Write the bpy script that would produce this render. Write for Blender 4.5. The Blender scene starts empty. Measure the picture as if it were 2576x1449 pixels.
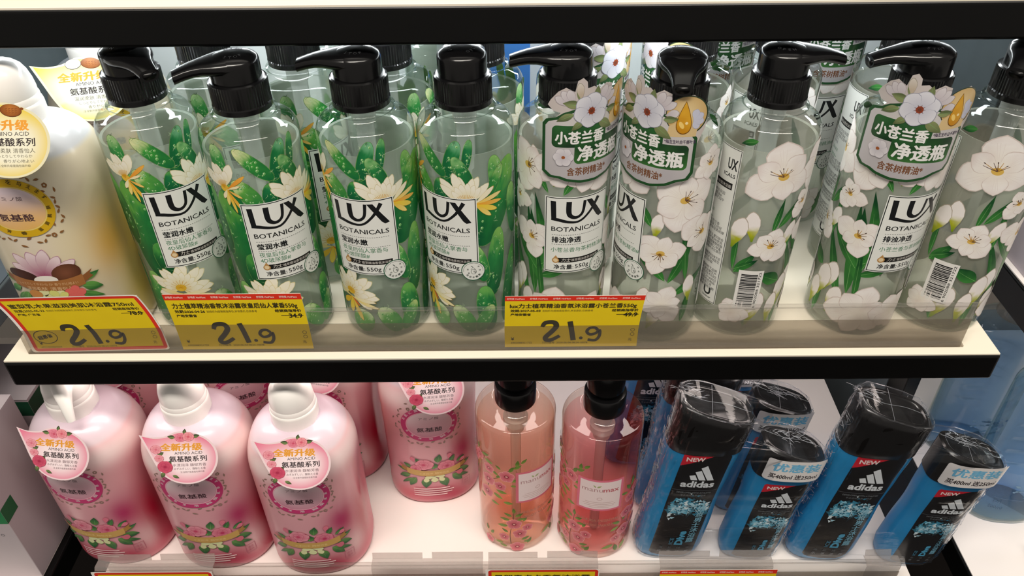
import bpy, bmesh, math, random
from mathutils import Vector, Matrix, noise
from mathutils.geometry import tessellate_polygon

S = bpy.context.scene
COL = S.collection
PI = math.pi
rnd = random.Random(7)

# ------------------------------------------------------------------ camera, light, exposure
def set_camera():
    cam = bpy.data.cameras.new('camera')
    o = bpy.data.objects.new('camera', cam); COL.objects.link(o)
    pit, yaw, rol = math.radians(38.0529), math.radians(-0.3221), math.radians(-0.6524)
    cp, sp = math.cos(pit), math.sin(pit)
    fw = Vector((math.sin(yaw)*cp, math.cos(yaw)*cp, -sp))
    r0 = Vector((math.cos(yaw), -math.sin(yaw), 0)); u0 = r0.cross(fw)
    r = r0*math.cos(rol) + u0*math.sin(rol); u = u0*math.cos(rol) - r0*math.sin(rol)
    m = Matrix((r, u, -fw)).transposed().to_4x4()
    m.translation = Vector((0.0124, -0.4670, 0.4368))
    o.matrix_world = m
    cam.sensor_fit = 'HORIZONTAL'; cam.sensor_width = 36.0
    cam.lens = 2007.6/2576*36.0
    cam.clip_start = 0.01; cam.clip_end = 50
    S.camera = o
set_camera()

w = bpy.data.worlds.new('shop_ambience'); S.world = w
w.use_nodes = True
w.node_tree.nodes['Background'].inputs[0].default_value = (1.0, 0.92, 0.83, 1)
w.node_tree.nodes['Background'].inputs[1].default_value = 0.30

def area(name, loc, sx, sy, power, color, rot=(0, 0, 0)):
    l = bpy.data.lights.new(name, 'AREA'); l.shape = 'RECTANGLE'
    l.size = sx; l.size_y = sy; l.energy = power; l.color = color
    o = bpy.data.objects.new(name, l); o.location = loc; o.rotation_euler = rot
    COL.objects.link(o); return o
# shop ceiling lamps (warm) and the lamp strips under the two shelves
area('ceiling_lamp', (-0.35, -0.85, 2.1), 1.2, 0.35, 47, (1.0, 0.93, 0.83))
area('ceiling_lamp', (0.8, -0.75, 2.1), 1.2, 0.35, 25, (1.0, 0.93, 0.83))
area('shelf_lamp', (0, 0.100, 0.2345), 0.74, 0.016, .92, (0.93, 0.99, 1.0))
area('shelf_lamp', (0, 0.24, 0.2345), 0.74, 0.016, 1.0, (0.90, 0.97, 1.0))
area('shelf_lamp', (0, 0.034, -0.0300), 0.74, 0.016, .42, (1.0, 0.86, 0.79))
area('shelf_lamp', (0, 0.20, -0.0300), 0.74, 0.016, .5, (1.0, 0.90, 0.88))
area('side_fill_light', (0.72, 0.15, -0.0310), 0.4, 0.016, .32, (0.95, 0.97, 1.0))  # added unseen fill that brightens the blue bottles on the next display

S.view_settings.view_transform = 'Standard'
S.view_settings.look = 'None'
S.view_settings.exposure = 0.0
S.view_settings.gamma = 1.0
S.view_settings.use_curve_mapping = False
S.cycles.transparent_max_bounces = 48
S.cycles.max_bounces = 8
S.cycles.transmission_bounces = 6
S.cycles.glossy_bounces = 3
S.cycles.diffuse_bounces = 3
S.cycles.caustics_reflective = False
S.cycles.caustics_refractive = False
S.cycles.sample_clamp_indirect = 4.0

# ------------------------------------------------------------------ colour and materials
def lin(c):
    if isinstance(c, str):
        c = c.lstrip('#'); c = [int(c[i:i+2], 16)/255 for i in (0, 2, 4)]
    return tuple((x/12.92 if x <= .04045 else ((x+.055)/1.055)**2.4) for x in c[:3])
def mixc(a, b, t):
    t = max(0., min(1., t)); return tuple(x+(y-x)*t for x, y in zip(a, b))

def newmat(name):
    m = bpy.data.materials.new(name); m.use_nodes = True
    nt = m.node_tree; nt.nodes.clear()
    out = nt.nodes.new('ShaderNodeOutputMaterial')
    return m, nt, out
def N(nt, t, **kw):
    n = nt.nodes.new(t)
    for k, v in kw.items(): setattr(n, k, v)
    return n
def plain(name, col, rough=.4, spec=.5, metal=0., bump=None, var=0., coat=0.):
    m, nt, out = newmat(name)
    b = N(nt, 'ShaderNodeBsdfPrincipled')
    c = lin(col)
    b.inputs['Base Color'].default_value = (*c, 1); b.inputs['Roughness'].default_value = rough
    b.inputs['Specular IOR Level'].default_value = spec; b.inputs['Metallic'].default_value = metal
    b.inputs['Coat Weight'].default_value = coat; b.inputs['Coat Roughness'].default_value = .05
    tc = N(nt, 'ShaderNodeTexCoord')
    nz = N(nt, 'ShaderNodeTexNoise'); nz.inputs['Scale'].default_value = bump[0] if bump else 60
    nz.inputs['Detail'].default_value = 4
    nt.links.new(tc.outputs['Object'], nz.inputs['Vector'])
    if var:
        r = N(nt, 'ShaderNodeMix', data_type='RGBA'); r.inputs[0].default_value = 0
        r.inputs[6].default_value = (*[x*(1-var) for x in c], 1); r.inputs[7].default_value = (*c, 1)
        nt.links.new(nz.outputs['Fac'], r.inputs[0]); nt.links.new(r.outputs[2], b.inputs['Base Color'])
    if bump:
        bp = N(nt, 'ShaderNodeBump'); bp.inputs['Strength'].default_value = bump[1]; bp.inputs['Distance'].default_value = .001
        nt.links.new(nz.outputs['Fac'], bp.inputs['Height']); nt.links.new(bp.outputs[0], b.inputs['Normal'])
    nt.links.new(b.outputs[0], out.inputs[0])
    return m
def printed(name, rough=.38, spec=.35):
    m, nt, out = newmat(name)
    b = N(nt, 'ShaderNodeBsdfPrincipled'); a = N(nt, 'ShaderNodeAttribute'); a.attribute_name = 'Col'
    nt.links.new(a.outputs['Color'], b.inputs['Base Color'])
    b.inputs['Roughness'].default_value = rough; b.inputs['Specular IOR Level'].default_value = spec
    nt.links.new(b.outputs[0], out.inputs[0]); return m
def clear(name, tint, rim, rough=.03, ior=1.45, milk=0., milkcol='#dfe6df', bump=None, gloss=1.0):
    """clear plastic or liquid: tinted see-through, denser towards grazing angles, with a real gloss"""
    m, nt, out = newmat(name)
    tr = N(nt, 'ShaderNodeBsdfTransparent'); gl = N(nt, 'ShaderNodeBsdfGlossy'); gl.inputs['Roughness'].default_value = rough
    gl.inputs['Color'].default_value = (gloss, gloss, gloss, 1)
    lw = N(nt, 'ShaderNodeLayerWeight'); lw.inputs['Blend'].default_value = .5
    mc = N(nt, 'ShaderNodeMix', data_type='RGBA')
    mc.inputs[6].default_value = (*lin(tint), 1); mc.inputs[7].default_value = (*lin(rim), 1)
    lp = N(nt, 'ShaderNodeMath', operation='POWER'); lp.inputs[1].default_value = 2.2; nt.links.new(lw.outputs['Facing'], lp.inputs[0]); nt.links.new(lp.outputs[0], mc.inputs[0]); nt.links.new(mc.outputs[2], tr.inputs['Color'])
    base = tr.outputs[0]
    if milk > 0:
        df = N(nt, 'ShaderNodeBsdfDiffuse'); df.inputs['Color'].default_value = (*lin(milkcol), 1)
        tl = N(nt, 'ShaderNodeBsdfTranslucent'); tl.inputs['Color'].default_value = (*lin(milkcol), 1)
        ad = N(nt, 'ShaderNodeMixShader'); ad.inputs[0].default_value = .5
        nt.links.new(df.outputs[0], ad.inputs[1]); nt.links.new(tl.outputs[0], ad.inputs[2])
        mm = N(nt, 'ShaderNodeMixShader'); mm.inputs[0].default_value = milk
        nt.links.new(base, mm.inputs[1]); nt.links.new(ad.outputs[0], mm.inputs[2]); base = mm.outputs[0]
    f0 = ((ior-1)/(ior+1))**2
    fc = N(nt, 'ShaderNodeLayerWeight'); fc.inputs['Blend'].default_value = .5     # 1 - |cos|, the same from both sides
    pw = N(nt, 'ShaderNodeMath', operation='POWER'); pw.inputs[1].default_value = 5.
    nt.links.new(fc.outputs['Facing'], pw.inputs[0])
    fr = N(nt, 'ShaderNodeMath', operation='MULTIPLY_ADD'); fr.inputs[1].default_value = (1-f0)*(1. if ior > 1.2 else .25); fr.inputs[2].default_value = f0
    nt.links.new(pw.outputs[0], fr.inputs[0])
    if bump:
        tc = N(nt, 'ShaderNodeTexCoord'); mp = N(nt, 'ShaderNodeMapping'); mp.inputs['Scale'].default_value = bump[2]
        nz = N(nt, 'ShaderNodeTexNoise'); nz.inputs['Scale'].default_value = bump[0]; nz.inputs['Detail'].default_value = 5
        bp = N(nt, 'ShaderNodeBump'); bp.inputs['Strength'].default_value = bump[1]; bp.inputs['Distance'].default_value = .002
        nt.links.new(tc.outputs['Object'], mp.inputs[0]); nt.links.new(mp.outputs[0], nz.inputs['Vector'])
        nt.links.new(nz.outputs['Fac'], bp.inputs['Height'])
        nt.links.new(bp.outputs[0], gl.inputs['Normal']); nt.links.new(bp.outputs[0], fc.inputs['Normal'])
    mx = N(nt, 'ShaderNodeMixShader')
    nt.links.new(fr.outputs[0], mx.inputs[0]); nt.links.new(base, mx.inputs[1]); nt.links.new(gl.outputs[0], mx.inputs[2])
    nt.links.new(mx.outputs[0], out.inputs[0]); return m

M = {}
M['print'] = printed('printed_film')
M['paper'] = printed('printed_paper', .6, .25)
M['gloss_print'] = printed('glossy_print', .22, .45)
M['milk'] = printed('milky_plastic', .24, .5)
M['black_pump'] = plain('black_pump_plastic', '#0b0b0c', .2, .45)
M['black_cap'] = plain('black_cap_plastic', '#0c0b0b', .22, .45, bump=(90, .08))
M['black_edge'] = plain('black_lacquer', '#080808', .3, .28, bump=(40, .05), var=.3)
M['cream'] = plain('cream_laminate', '#f3ead8', .42, .4, bump=(25, .05), var=.06)
M['floor_white'] = plain('white_laminate', '#f1e9e4', .35, .45, bump=(25, .04), var=.04)
M['white_pump'] = plain('white_pump_plastic', '#f3efeb', .25, .5)
M['grey_metal'] = plain('grey_panel', '#5a6468', .45, .4, var=.2)
M['back_white'] = plain('white_backboard', '#dfe5e6', .5, .3, var=.05)
M['dark'] = plain('dark_floor', '#2b2524', .6, .3, bump=(12, .1), var=.3)
M['shell'] = clear('clear_bottle_plastic', '#fdfefd', '#a9bbb0', .035, 1.45)
M['gel'] = clear('clear_gel', '#f7faf7', '#c6d3c9', .1, 1.06, .36, '#e4eae0')
M['pale_gel'] = clear('pale_gel', '#f9faf6', '#cfd3c6', .1, 1.06, .36, '#f1f0e6')
M['tube'] = clear('frosted_tube', '#eef0ee', '#d8dcd8', .2, 1.4, .5, '#f4f6f2')
M['orange_shell'] = clear('peach_bottle_plastic', '#fffdfb', '#d9b7a4', .04, 1.45)
M['rail'] = clear('clear_rail_plastic', '#f6f5f4', '#e2e1e0', .06, 1.46, .06, '#f0ece8')
M['flap'] = clear('smoky_flap_plastic', '#e3dfd9', '#c9c4be', .1, 1.46, .12, '#e6dfd8')
M['clip'] = clear('clip_plastic', '#f3f1ef', '#d0ccca', .1, 1.46, .26, '#ddd6d3')
M['film'] = clear('shrink_film', '#fdfdfe', '#f2f5f8', .08, 1.35, .012, '#eef2f8', bump=(70, .22, (1, 1, 3)))
def liquid(name, tint, rim, col, dens):
    m = clear(name, tint, rim, .05, 1.1, .035, col)
    nt = m.node_tree; out = [n for n in nt.nodes if n.type == 'OUTPUT_MATERIAL'][0]
    v = N(nt, 'ShaderNodeVolumeAbsorption'); v.inputs['Color'].default_value = (*lin(col), 1); v.inputs['Density'].default_value = dens
    nt.links.new(v.outputs[0], out.inputs['Volume']); return m
M['orange_liquid'] = liquid('orange_body_wash', '#fffaf6', '#fbe6d8', '#f09050', 8)
M['pink_liquid'] = liquid('pink_body_wash', '#fff5f5', '#fadadb', '#ee5264', 9)
M['blue_liquid'] = liquid('blue_wash', '#f4fafd', '#d6e9f5', '#5fade0', 16)
M['blue_gel'] = plain('blue_shower_gel', '#1b86c4', .18, .5, var=.15)
def blue_body():
    m, nt, out = newmat('translucent_blue_plastic')
    b = N(nt, 'ShaderNodeBsdfPrincipled'); b.inputs['Base Color'].default_value = (*lin('#2b97d2'), 1)
    b.inputs['Roughness'].default_value = .18; b.inputs['Subsurface Weight'].default_value = 0
    t = N(nt, 'ShaderNodeBsdfTranslucent'); t.inputs['Color'].default_value = (*lin('#3fb8ee'), 1)
    x = N(nt, 'ShaderNodeMixShader'); x.inputs[0].default_value = .3
    nt.links.new(b.outputs[0], x.inputs[1]); nt.links.new(t.outputs[0], x.inputs[2]); nt.links.new(x.outputs[0], out.inputs[0])
    return m
M['blue_body'] = blue_body()

# ------------------------------------------------------------------ mesh helpers
def link(name, me, mat=None, parent=None, smooth=False):
    if mat is not None and not len(me.materials): me.materials.append(mat)
    if smooth: me.polygons.foreach_set('use_smooth', [True]*len(me.polygons))
    o = bpy.data.objects.new(name, me); COL.objects.link(o)
    if parent is not None: o.parent = parent
    return o
def pydata(vs, fs, name='mesh'):
    me = bpy.data.meshes.new(name); me.from_pydata([tuple(v) for v in vs], [], fs); me.update(); return me
class MB:
    """collects shapes and links them as ONE mesh object"""
    def __init__(s): s.v = []; s.f = []
    def add(s, vs, fs):
        b = len(s.v); s.v += [tuple(v) for v in vs]; s.f += [tuple(i+b for i in f) for f in fs]; return s
    def box(s, x0, x1, y0, y1, z0, z1, bev=0.):
        bm = bmesh.new(); bmesh.ops.create_cube(bm, size=1)
        for v in bm.verts: v.co = Vector(((x0+x1)/2+v.co.x*(x1-x0), (y0+y1)/2+v.co.y*(y1-y0), (z0+z1)/2+v.co.z*(z1-z0)))
        if bev: bmesh.ops.bevel(bm, geom=list(bm.edges), offset=bev, segments=3, affect='EDGES', profile=.5)
        bm.verts.index_update()
        s.add([v.co[:] for v in bm.verts], [[v.index for v in f.verts] for f in bm.faces]); bm.free(); return s
    def loft(s, rings, cap0=True, cap1=True):
        n = len(rings[0]); vs = [p for r in rings for p in r]; fs = []
        for i in range(len(rings)-1):
            for j in range(n):
                k = (j+1) % n; fs.append((i*n+j, i*n+k, (i+1)*n+k, (i+1)*n+j))
        if cap0: fs.append(tuple(range(n))[::-1])
        if cap1: fs.append(tuple((len(rings)-1)*n+j for j in range(n)))
        return s.add(vs, fs)
    def lathe(s, prof, seg=64, cap0=True, cap1=True, cx=0, cy=0, flute=None):
        rings = []
        for r, z in prof:
            ring = []
            for j in range(seg):
                a = 2*PI*j/seg; rr = r
                if flute and flute[0] <= z <= flute[1]: rr = r-(flute[2] if j % 2 else 0)
                ring.append((cx+rr*math.sin(a), cy-rr*math.cos(a), z))
            rings.append(ring)
        return s.loft(rings, cap0, cap1)
    def tube(s, pts, rad, seg=12):
        """sweep along pts; rad is one number or a list of (ra, rb)"""
        rings = []
        for i, p in enumerate(pts):
            p = Vector(p); a = Vector(pts[max(i-1, 0)]); b = Vector(pts[min(i+1, len(pts)-1)])
            t = (b-a).normalized(); up = Vector((0, 0, 1)) if abs(t.z) < .95 else Vector((0, 1, 0))
            n1 = t.cross(up).normalized(); n2 = n1.cross(t)
            r = rad[i] if isinstance(rad, (list, tuple)) else (rad, rad)
            rings.append([p+n1*r[0]*math.cos(2*PI*k/seg)+n2*r[1]*math.sin(2*PI*k/seg) for k in range(seg)])
        return s.loft(rings)
    def build(s, name, mat, parent=None, smooth=False, angle=None):
        me = pydata(s.v, s.f, name)
        if smooth and angle:
            me.polygons.foreach_set('use_smooth', [True]*len(me.polygons))
            me.set_sharp_from_angle(angle=math.radians(angle)); smooth = False
        return link(name, me, mat, parent, smooth)
def thing(name, label, cat, loc=(0, 0, 0), rz=0., group=None):
    o = bpy.data.objects.new(name, None); COL.objects.link(o); o.empty_display_size = .02
    o.location = loc; o.rotation_euler = (0, 0, rz); tag(o, label, cat, group); return o
def tag(o, label, cat, group=None):
    o['label'] = label; o['category'] = cat
    if group: o['group'] = group
    return o
def copy_tree(o, parent=None):
    c = o.copy(); COL.objects.link(c)
    if parent is not None: c.parent = parent
    for ch in list(o.children): copy_tree(ch, c)
    return c

# ------------------------------------------------------------------ printed artwork: flat shapes bent onto a surface
_tc = {}
_tcur = bpy.data.curves.new('lettering', 'FONT'); _tobj = bpy.data.objects.new('lettering', _tcur); COL.objects.link(_tobj)
_tcur.resolution_u = 2
def text_mesh(s, bold=0.):
    k = (s, round(bold, 3))
    if k in _tc: return _tc[k]
    _tcur.body = s; _tcur.offset = bold; _tcur.size = 1
    dg = bpy.context.evaluated_depsgraph_get(); dg.update()
    e = _tobj.evaluated_get(dg); me = e.to_mesh()
    vs = [(v.co.x, v.co.y) for v in me.vertices]; fs = [tuple(p.vertices) for p in me.polygons]
    e.to_mesh_clear()
    _tc[k] = (vs, fs); return _tc[k]

class Art:
    """u, v in centimetres"""
    def __init__(s, cut=.4, cutv=None): s.it = []; s.cut = cut; s.cutv = cutv; s.lay = 0; s.hold = False
    def _c(s, col):
        if callable(col): return col
        c = lin(col) if isinstance(col, str) else tuple(col)
        return lambda u, v: c
    def raw(s, vs, fs, col, keep=False):
        s.it.append((vs, fs, s._c(col), keep, s.lay))
        if not s.hold: s.lay += 1
        return s
    def same(s, on):
        """while on, everything lands on one print layer"""
        s.hold = on
        if not on: s.lay += 1
    def poly(s, pts, col):
        t = tessellate_polygon([[Vector((p[0], p[1], 0)) for p in pts]])
        fs = []
        for a, b, c in t:
            ar = (pts[b][0]-pts[a][0])*(pts[c][1]-pts[a][1])-(pts[c][0]-pts[a][0])*(pts[b][1]-pts[a][1])
            fs.append((a, b, c) if ar > 0 else (a, c, b))
        return s.raw(list(pts), fs, col)
    def ell(s, u, v, a, b, col, rot=0., n=24, p=2.):
        c, d = math.cos(rot), math.sin(rot); pts = []
        for i in range(n):
            t = 2*PI*i/n; x = a*math.copysign(abs(math.cos(t))**(2/p), math.cos(t)); y = b*math.copysign(abs(math.sin(t))**(2/p), math.sin(t))
            pts.append((u+x*c-y*d, v+x*d+y*c))
        return s.poly(pts, col)
    def ring(s, u, v, a, b, wd, col, n=40, t0=0, t1=2*PI):
        vs = []; fs = []
        for i in range(n+1):
            t = t0+(t1-t0)*i/n
            vs += [(u+a*math.cos(t), v+b*math.sin(t)), (u+(a-wd)*math.cos(t), v+(b-wd)*math.sin(t))]
            if i: k = 2*i; fs.append((k-2, k, k+1, k-1))
        return s.raw(vs, fs, col)
    def rect(s, x0, y0, x1, y1, col, r=0.):
        if r <= 0: return s.poly([(x0, y0), (x1, y0), (x1, y1), (x0, y1)], col)
        pts = []
        for cx, cy, a0 in ((x1-r, y0+r, -90), (x1-r, y1-r, 0), (x0+r, y1-r, 90), (x0+r, y0+r, 180)):
            pts += [(cx+r*math.cos(math.radians(a0+15*i)), cy+r*math.sin(math.radians(a0+15*i))) for i in range(7)]
        return s.poly(pts, col)
    def frame(s, x0, y0, x1, y1, wd, col):
        vs = [(x0, y0), (x1, y0), (x1, y1), (x0, y1), (x0+wd, y0+wd), (x1-wd, y0+wd), (x1-wd, y1-wd), (x0+wd, y1-wd)]
        return s.raw(vs, [(0, 1, 5, 4), (1, 2, 6, 5), (2, 3, 7, 6), (3, 0, 4, 7)], col)
    def stroke(s, pts, wd, col, sub=0):
        if sub: pts, wd = smooth_path(pts, wd, sub)
        vs = []; fs = []; n = len(pts)
        for i in range(n):
            a = pts[max(i-1, 0)]; b = pts[min(i+1, n-1)]
            dx, dy = b[0]-a[0], b[1]-a[1]; L = math.hypot(dx, dy) or 1
            w_ = (wd[i] if isinstance(wd, (list, tuple)) else wd)/2
            vs += [(pts[i][0]-dy/L*w_, pts[i][1]+dx/L*w_), (pts[i][0]+dy/L*w_, pts[i][1]-dx/L*w_)]
            if i: k = 2*i; fs.append((k-2, k-1, k+1, k))
        return s.raw(vs, fs, col)
    def dash(s, x0, x1, v, wd, col, on=.1, off=.07):
        vs = []; fs = []; x = x0
        while x < x1:
            b = len(vs); vs += [(x, v), (x+on, v), (x+on, v+wd), (x, v+wd)]; fs.append((b, b+1, b+2, b+3)); x += on+off
        return s.raw(vs, fs, col, True)
    def text(s, t, u, v, size, col, al='L', bold=0., width=None, rot=0., shear=0., sx=1.):
        cjk = any(ord(ch) > 0x2e00 for ch in t)
        vs, fs = text_mesh(t, 0. if cjk else bold)
        if not vs: return s
        x0 = min(p[0] for p in vs); x1 = max(p[0] for p in vs)
        k = sx if width is None else width/((x1-x0)*size)
        off = {'L': x0, 'C': (x0+x1)/2, 'R': x1}[al]
        c, d = math.cos(rot), math.sin(rot)
        b = bold*1.1
        shifts = [(0, 0)] if not cjk or b < .015 else [(-b, 0), (b, 0), (0, b*.8), (0, -b*.8)]
        was = s.hold; s.hold = True
        for ox, oy in shifts:
            o = []
            for x, y in vs:
                X = ((x-off+ox)*k+shear*y)*size; Y = (y+oy)*size; o.append((u+X*c-Y*d, v+X*d+Y*c))
            s.raw(o, fs, col); s.lay += 1
        s.hold = was
        return s
    def leaf(s, u, v, L, wd, rot, col, bend=0., n=9):
        """pointed blade from (u, v) towards rot"""
        l, r = [], []
        for i in range(n+1):
            t = i/n; a = rot+bend*t; x = L*t; h = wd/2*math.sin(PI*min(1, t**.8))*1.0
            cx = u+x*math.cos(rot+bend*t/2); cy = v+x*math.sin(rot+bend*t/2)
            l.append((cx-math.sin(a)*h, cy+math.cos(a)*h)); r.append((cx+math.sin(a)*h, cy-math.cos(a)*h))
        return s.poly(l+r[::-1][1:-1] if True else l, col)
    def petal(s, u, v, L, wd, rot, col, line=None, point=False):
        pts = []
        prof = [(0, .12), (.15, .3), (.35, .72), (.55, .98), (.75, .95), (.9, .6), (.97, .28), (1., 0)]
        if point: prof = [(0, .10), (.12, .30), (.28, .66), (.44, .94), (.58, 1.), (.72, .88), (.84, .62), (.93, .32), (1., 0)]
        c, d = math.cos(rot), math.sin(rot)
        for t, h in prof: pts.append((t*L, h*wd/2))
        for t, h in prof[::-1][1:]: pts.append((t*L, -h*wd/2))
        P = [(u+x*c-y*d, v+x*d+y*c) for x, y in pts]
        if line:
            Q = [(u+x*1.03*c-y*1.06*d, v+x*1.03*d+y*1.06*c) for x, y in pts]; s.poly(Q, line)
        return s.poly(P, col)
    def build(s, name, mapf, mat, parent=None, step=3e-6, base=1.5e-4, solidify=0):
        bm = bmesh.new(); il = bm.faces.layers.int.new('item')
        for idx, (vs, fs, col, keep, lay) in enumerate(s.it):
            bv = [bm.verts.new((p[0], p[1], 0)) for p in vs]
            for f in fs:
                try: bm.faces.new([bv[i] for i in f])[il] = idx
                except ValueError: pass
        for ax, step_ in ((0, s.cut), (1, s.cutv)):
            if not step_: continue
            no = (1, 0, 0) if ax == 0 else (0, 1, 0)
            us = [v.co[ax] for v in bm.verts]; k = math.ceil(min(us)/step_); hi = max(us)
            buckets = {}
            while k*step_ < hi:
                c = k*step_
                g = set()
                for f in bm.faces:
                    q = [v.co[ax] for v in f.verts]
                    if min(q) < c-1e-5 and max(q) > c+1e-5: g.add(f)
                if g:
                    gg = set(g)
                    for f in g: gg.update(f.edges); gg.update(f.verts)
                    bmesh.ops.bisect_plane(bm, geom=list(gg), plane_co=(c*no[0], c*no[1], 0), plane_no=no)
                k += 1
        bm.verts.index_update()
        cache = {}
        def corner(a, b):
            if (a, b) not in cache: p, n = mapf(a/100, b/100); cache[(a, b)] = (Vector(p), Vector(n))
            return cache[(a, b)]
        def lerp_map(u, v):
            k = math.floor(u/s.cut+1e-4); u0 = k*s.cut; u1 = (k+1)*s.cut; t = (u-u0)/s.cut
            if s.cutv:
                q = math.floor(v/s.cutv+1e-4); v0 = q*s.cutv; v1 = (q+1)*s.cutv; r = (v-v0)/s.cutv
                A, B, C, D = corner(u0, v0), corner(u1, v0), corner(u0, v1), corner(u1, v1)
                P = (A[0]*(1-t)+B[0]*t)*(1-r)+(C[0]*(1-t)+D[0]*t)*r; n = (A[1]*(1-t)+B[1]*t)*(1-r)+(C[1]*(1-t)+D[1]*t)*r
            else:
                A, B = corner(u0, v), corner(u1, v); P = A[0]*(1-t)+B[0]*t; n = A[1]*(1-t)+B[1]*t
            return P, n.normalized()
        vit = {}
        for f in bm.faces:
            for v in f.verts: vit[v.index] = f[il]
        co = []; no = []
        uv = [(v.co.x, v.co.y) for v in bm.verts]
        for i, (u, v) in enumerate(uv):
            p, n = lerp_map(u, v); off = base+step*s.it[vit.get(i, 0)][4]
            co.append((p[0]+n[0]*off, p[1]+n[1]*off, p[2]+n[2]*off)); no.append(n)
        fs = []; cols = []
        for f in bm.faces:
            fs.append(tuple(v.index for v in f.verts)); cf = s.it[f[il]][2]
            for v in f.verts: cols += [*cf(*uv[v.index]), 1.]
        bm.free()
        me = pydata(co, fs, name)
        at = me.color_attributes.new('Col', 'FLOAT_COLOR', 'CORNER')
        if len(cols) == 4*len(me.loops): at.data.foreach_set('color', cols)
        me.polygons.foreach_set('use_smooth', [True]*len(me.polygons))
        me.normals_split_custom_set_from_vertices(no)
        return link(name, me, mat, parent)
def smooth_path(pts, wd, sub):
    o = []; ow = []; n = len(pts)
    if not isinstance(wd, (list, tuple)): wd = [wd]*n
    for i in range(n-1):
        p0, p1, p2, p3 = pts[max(i-1, 0)], pts[i], pts[i+1], pts[min(i+2, n-1)]
        for k in range(sub):
            t = k/sub
            o.append(tuple(.5*(2*p1[j]+(p2[j]-p0[j])*t+(2*p0[j]-5*p1[j]+4*p2[j]-p3[j])*t*t+(3*p1[j]-p0[j]-3*p2[j]+p3[j])*t**3) for j in (0, 1)))
            ow.append(wd[i]+(wd[i+1]-wd[i])*t)
    o.append(pts[-1]); ow.append(wd[-1]); return o, ow
def cyl(R, z0=0.):
    def f(u, v):
        a = u/R; return (R*math.sin(a), -R*math.cos(a), z0+v), (math.sin(a), -math.cos(a), 0.)
    return f
def nz(u, v, s, k=0): return noise.noise(Vector((u*s, v*s, k*7.3)))
def shade(c0, c1, v0, v1, amp=.0, sc=3., k=0):
    """vertical print gradient with a little watercolour variation"""
    a, b = lin(c0), lin(c1)
    return lambda u, v: mixc(a, b, (v-v0)/(v1-v0)+amp*nz(u, v, sc, k))
def radial(c0, c1, u0, v0, r):
    a, b = lin(c0), lin(c1)
    return lambda u, v: mixc(a, b, math.hypot(u-u0, v-v0)/r)

# ------------------------------------------------------------------ clear pump bottles (cactus and white-flower prints)
RB = .0353
def ell_arc(r0, z0, r1, z1, n=8, conv=True):
    o = []
    for i in range(n+1):
        t = PI/2*i/n
        o.append((r1+(r0-r1)*math.cos(t), z0+(z1-z0)*math.sin(t)) if conv else (r0+(r1-r0)*math.sin(t), z1+(z0-z1)*math.cos(t)))
    return o
def bottle_profile():
    p = [(.0, .0015), (.026, .0008), (.031, 0.)]
    p += [(.0303+.005*math.sin(PI/2*i/6), .006-.006*math.cos(PI/2*i/6)) for i in range(1, 7)]
    p += [(RB, .03), (RB, .06), (RB, .09), (RB, .12), (RB, .15), (RB, .173)]
    p += [(.0298+.0055*math.cos(PI/2*i/8), .173+.0105*math.sin(PI/2*i/8)) for i in range(1, 9)]
    p += [(.027, .1850), (.0238, .1866), (.0220, .1878), (.0216, .1890), (.0216, .1898), (.0232, .1902), (.0234, .1910), (.0230, .1917), (.0208, .1921), (.0206, .1945)]
    return p
def pump_parts(t, phi, rz):
    """collar and pump head; the spout points towards phi (from -Y to +X) in the room"""
    loc = phi-rz
    c = MB().lathe([(.0196, .1935), (.0206, .194), (.0206, .1975), (.0203, .1985), (.0203, .2125), (.0200, .2138), (.0186, .2146), (.0177, .2146)], 120, flute=(.1984, .2126, .00045))
    co = c.build('collar', M['black_pump'], t, True, 18)
    h = MB()
    h.lathe([(.0172, .2135), (.0172, .2262), (.0169, .2280), (.0157, .2296), (.012, .2312), (.006, .2321), (.0, .2323)], 56, cap0=True, cap1=False)
    ring = []
    for y, wd, zt, zb in ((-.004, .0166, .2316, .2188), (-.010, .0160, .2313, .2194), (-.016, .0138, .2306, .2203), (-.022, .0108, .2299, .2209), (-.028, .0088, .2290, .2206), (-.034, .0075, .2276, .2194), (-.0405, .0067, .2256, .2176)):
        sec = []
        for k in range(20):
            a = 2*PI*k/20; cx = math.copysign(abs(math.cos(a))**.6, math.cos(a)); sz = math.copysign(abs(math.sin(a))**.7, math.sin(a))
            wz = wd*(1.-.22*(sz < 0)*abs(sz))
            sec.append((wz*cx, y, (zt+zb)/2+(zt-zb)/2*sz))
        ring.append(sec)
    h.loft(ring)
    tip = [tuple(x) for x in ring[-1]]
    hd = h.build('pump_head', M['black_pump'], t, True, 45)
    nz_ = MB().loft([[(x*.7, -.0408, z*.6+.4*.2212) for x, y, z in tip], [(x*.62, -.0395, z*.55+.45*.2212) for x, y, z in tip]])
    nozzle = nz_.build('nozzle_opening', M['black_edge'], hd, True)
    # raised lettering on the head
    a = Art(.5)
    for i, ch in enumerate('OPEN'):
        th = math.radians(215+i*24); a.text(ch, .95*math.sin(th), -.95*math.cos(th), .34, '#232325', 'C', .02, rot=th)
    for i, ch in enumerate('STOP'):
        th = math.radians(50+i*24); a.text(ch, .95*math.sin(th), -.95*math.cos(th), .34, '#232325', 'C', .02, rot=th)
    def top(u, v):
        r = math.hypot(u, v); z = .2323-.0024*(r/.0135)**2.4
        return (u, v, z), (0, 0, 1)
    lt = a.build('embossed_lettering', top, M['print'], hd, base=5e-4)
    for o in (co, hd): o.rotation_euler = (0, 0, loc)
    return co, hd
def tube_part(t):
    m = MB()
    m.lathe([(.0085, .1940), (.0088, .1925), (.0088, .1810), (.0078, .1785), (.0070, .1775), (.0068, .1500), (.0058, .1480), (.0056, .1400), (.0036, .1385), (.0034, .0060)], 28)
    return m.build('dip_tube', M['tube'], t, True, 40)

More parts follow.
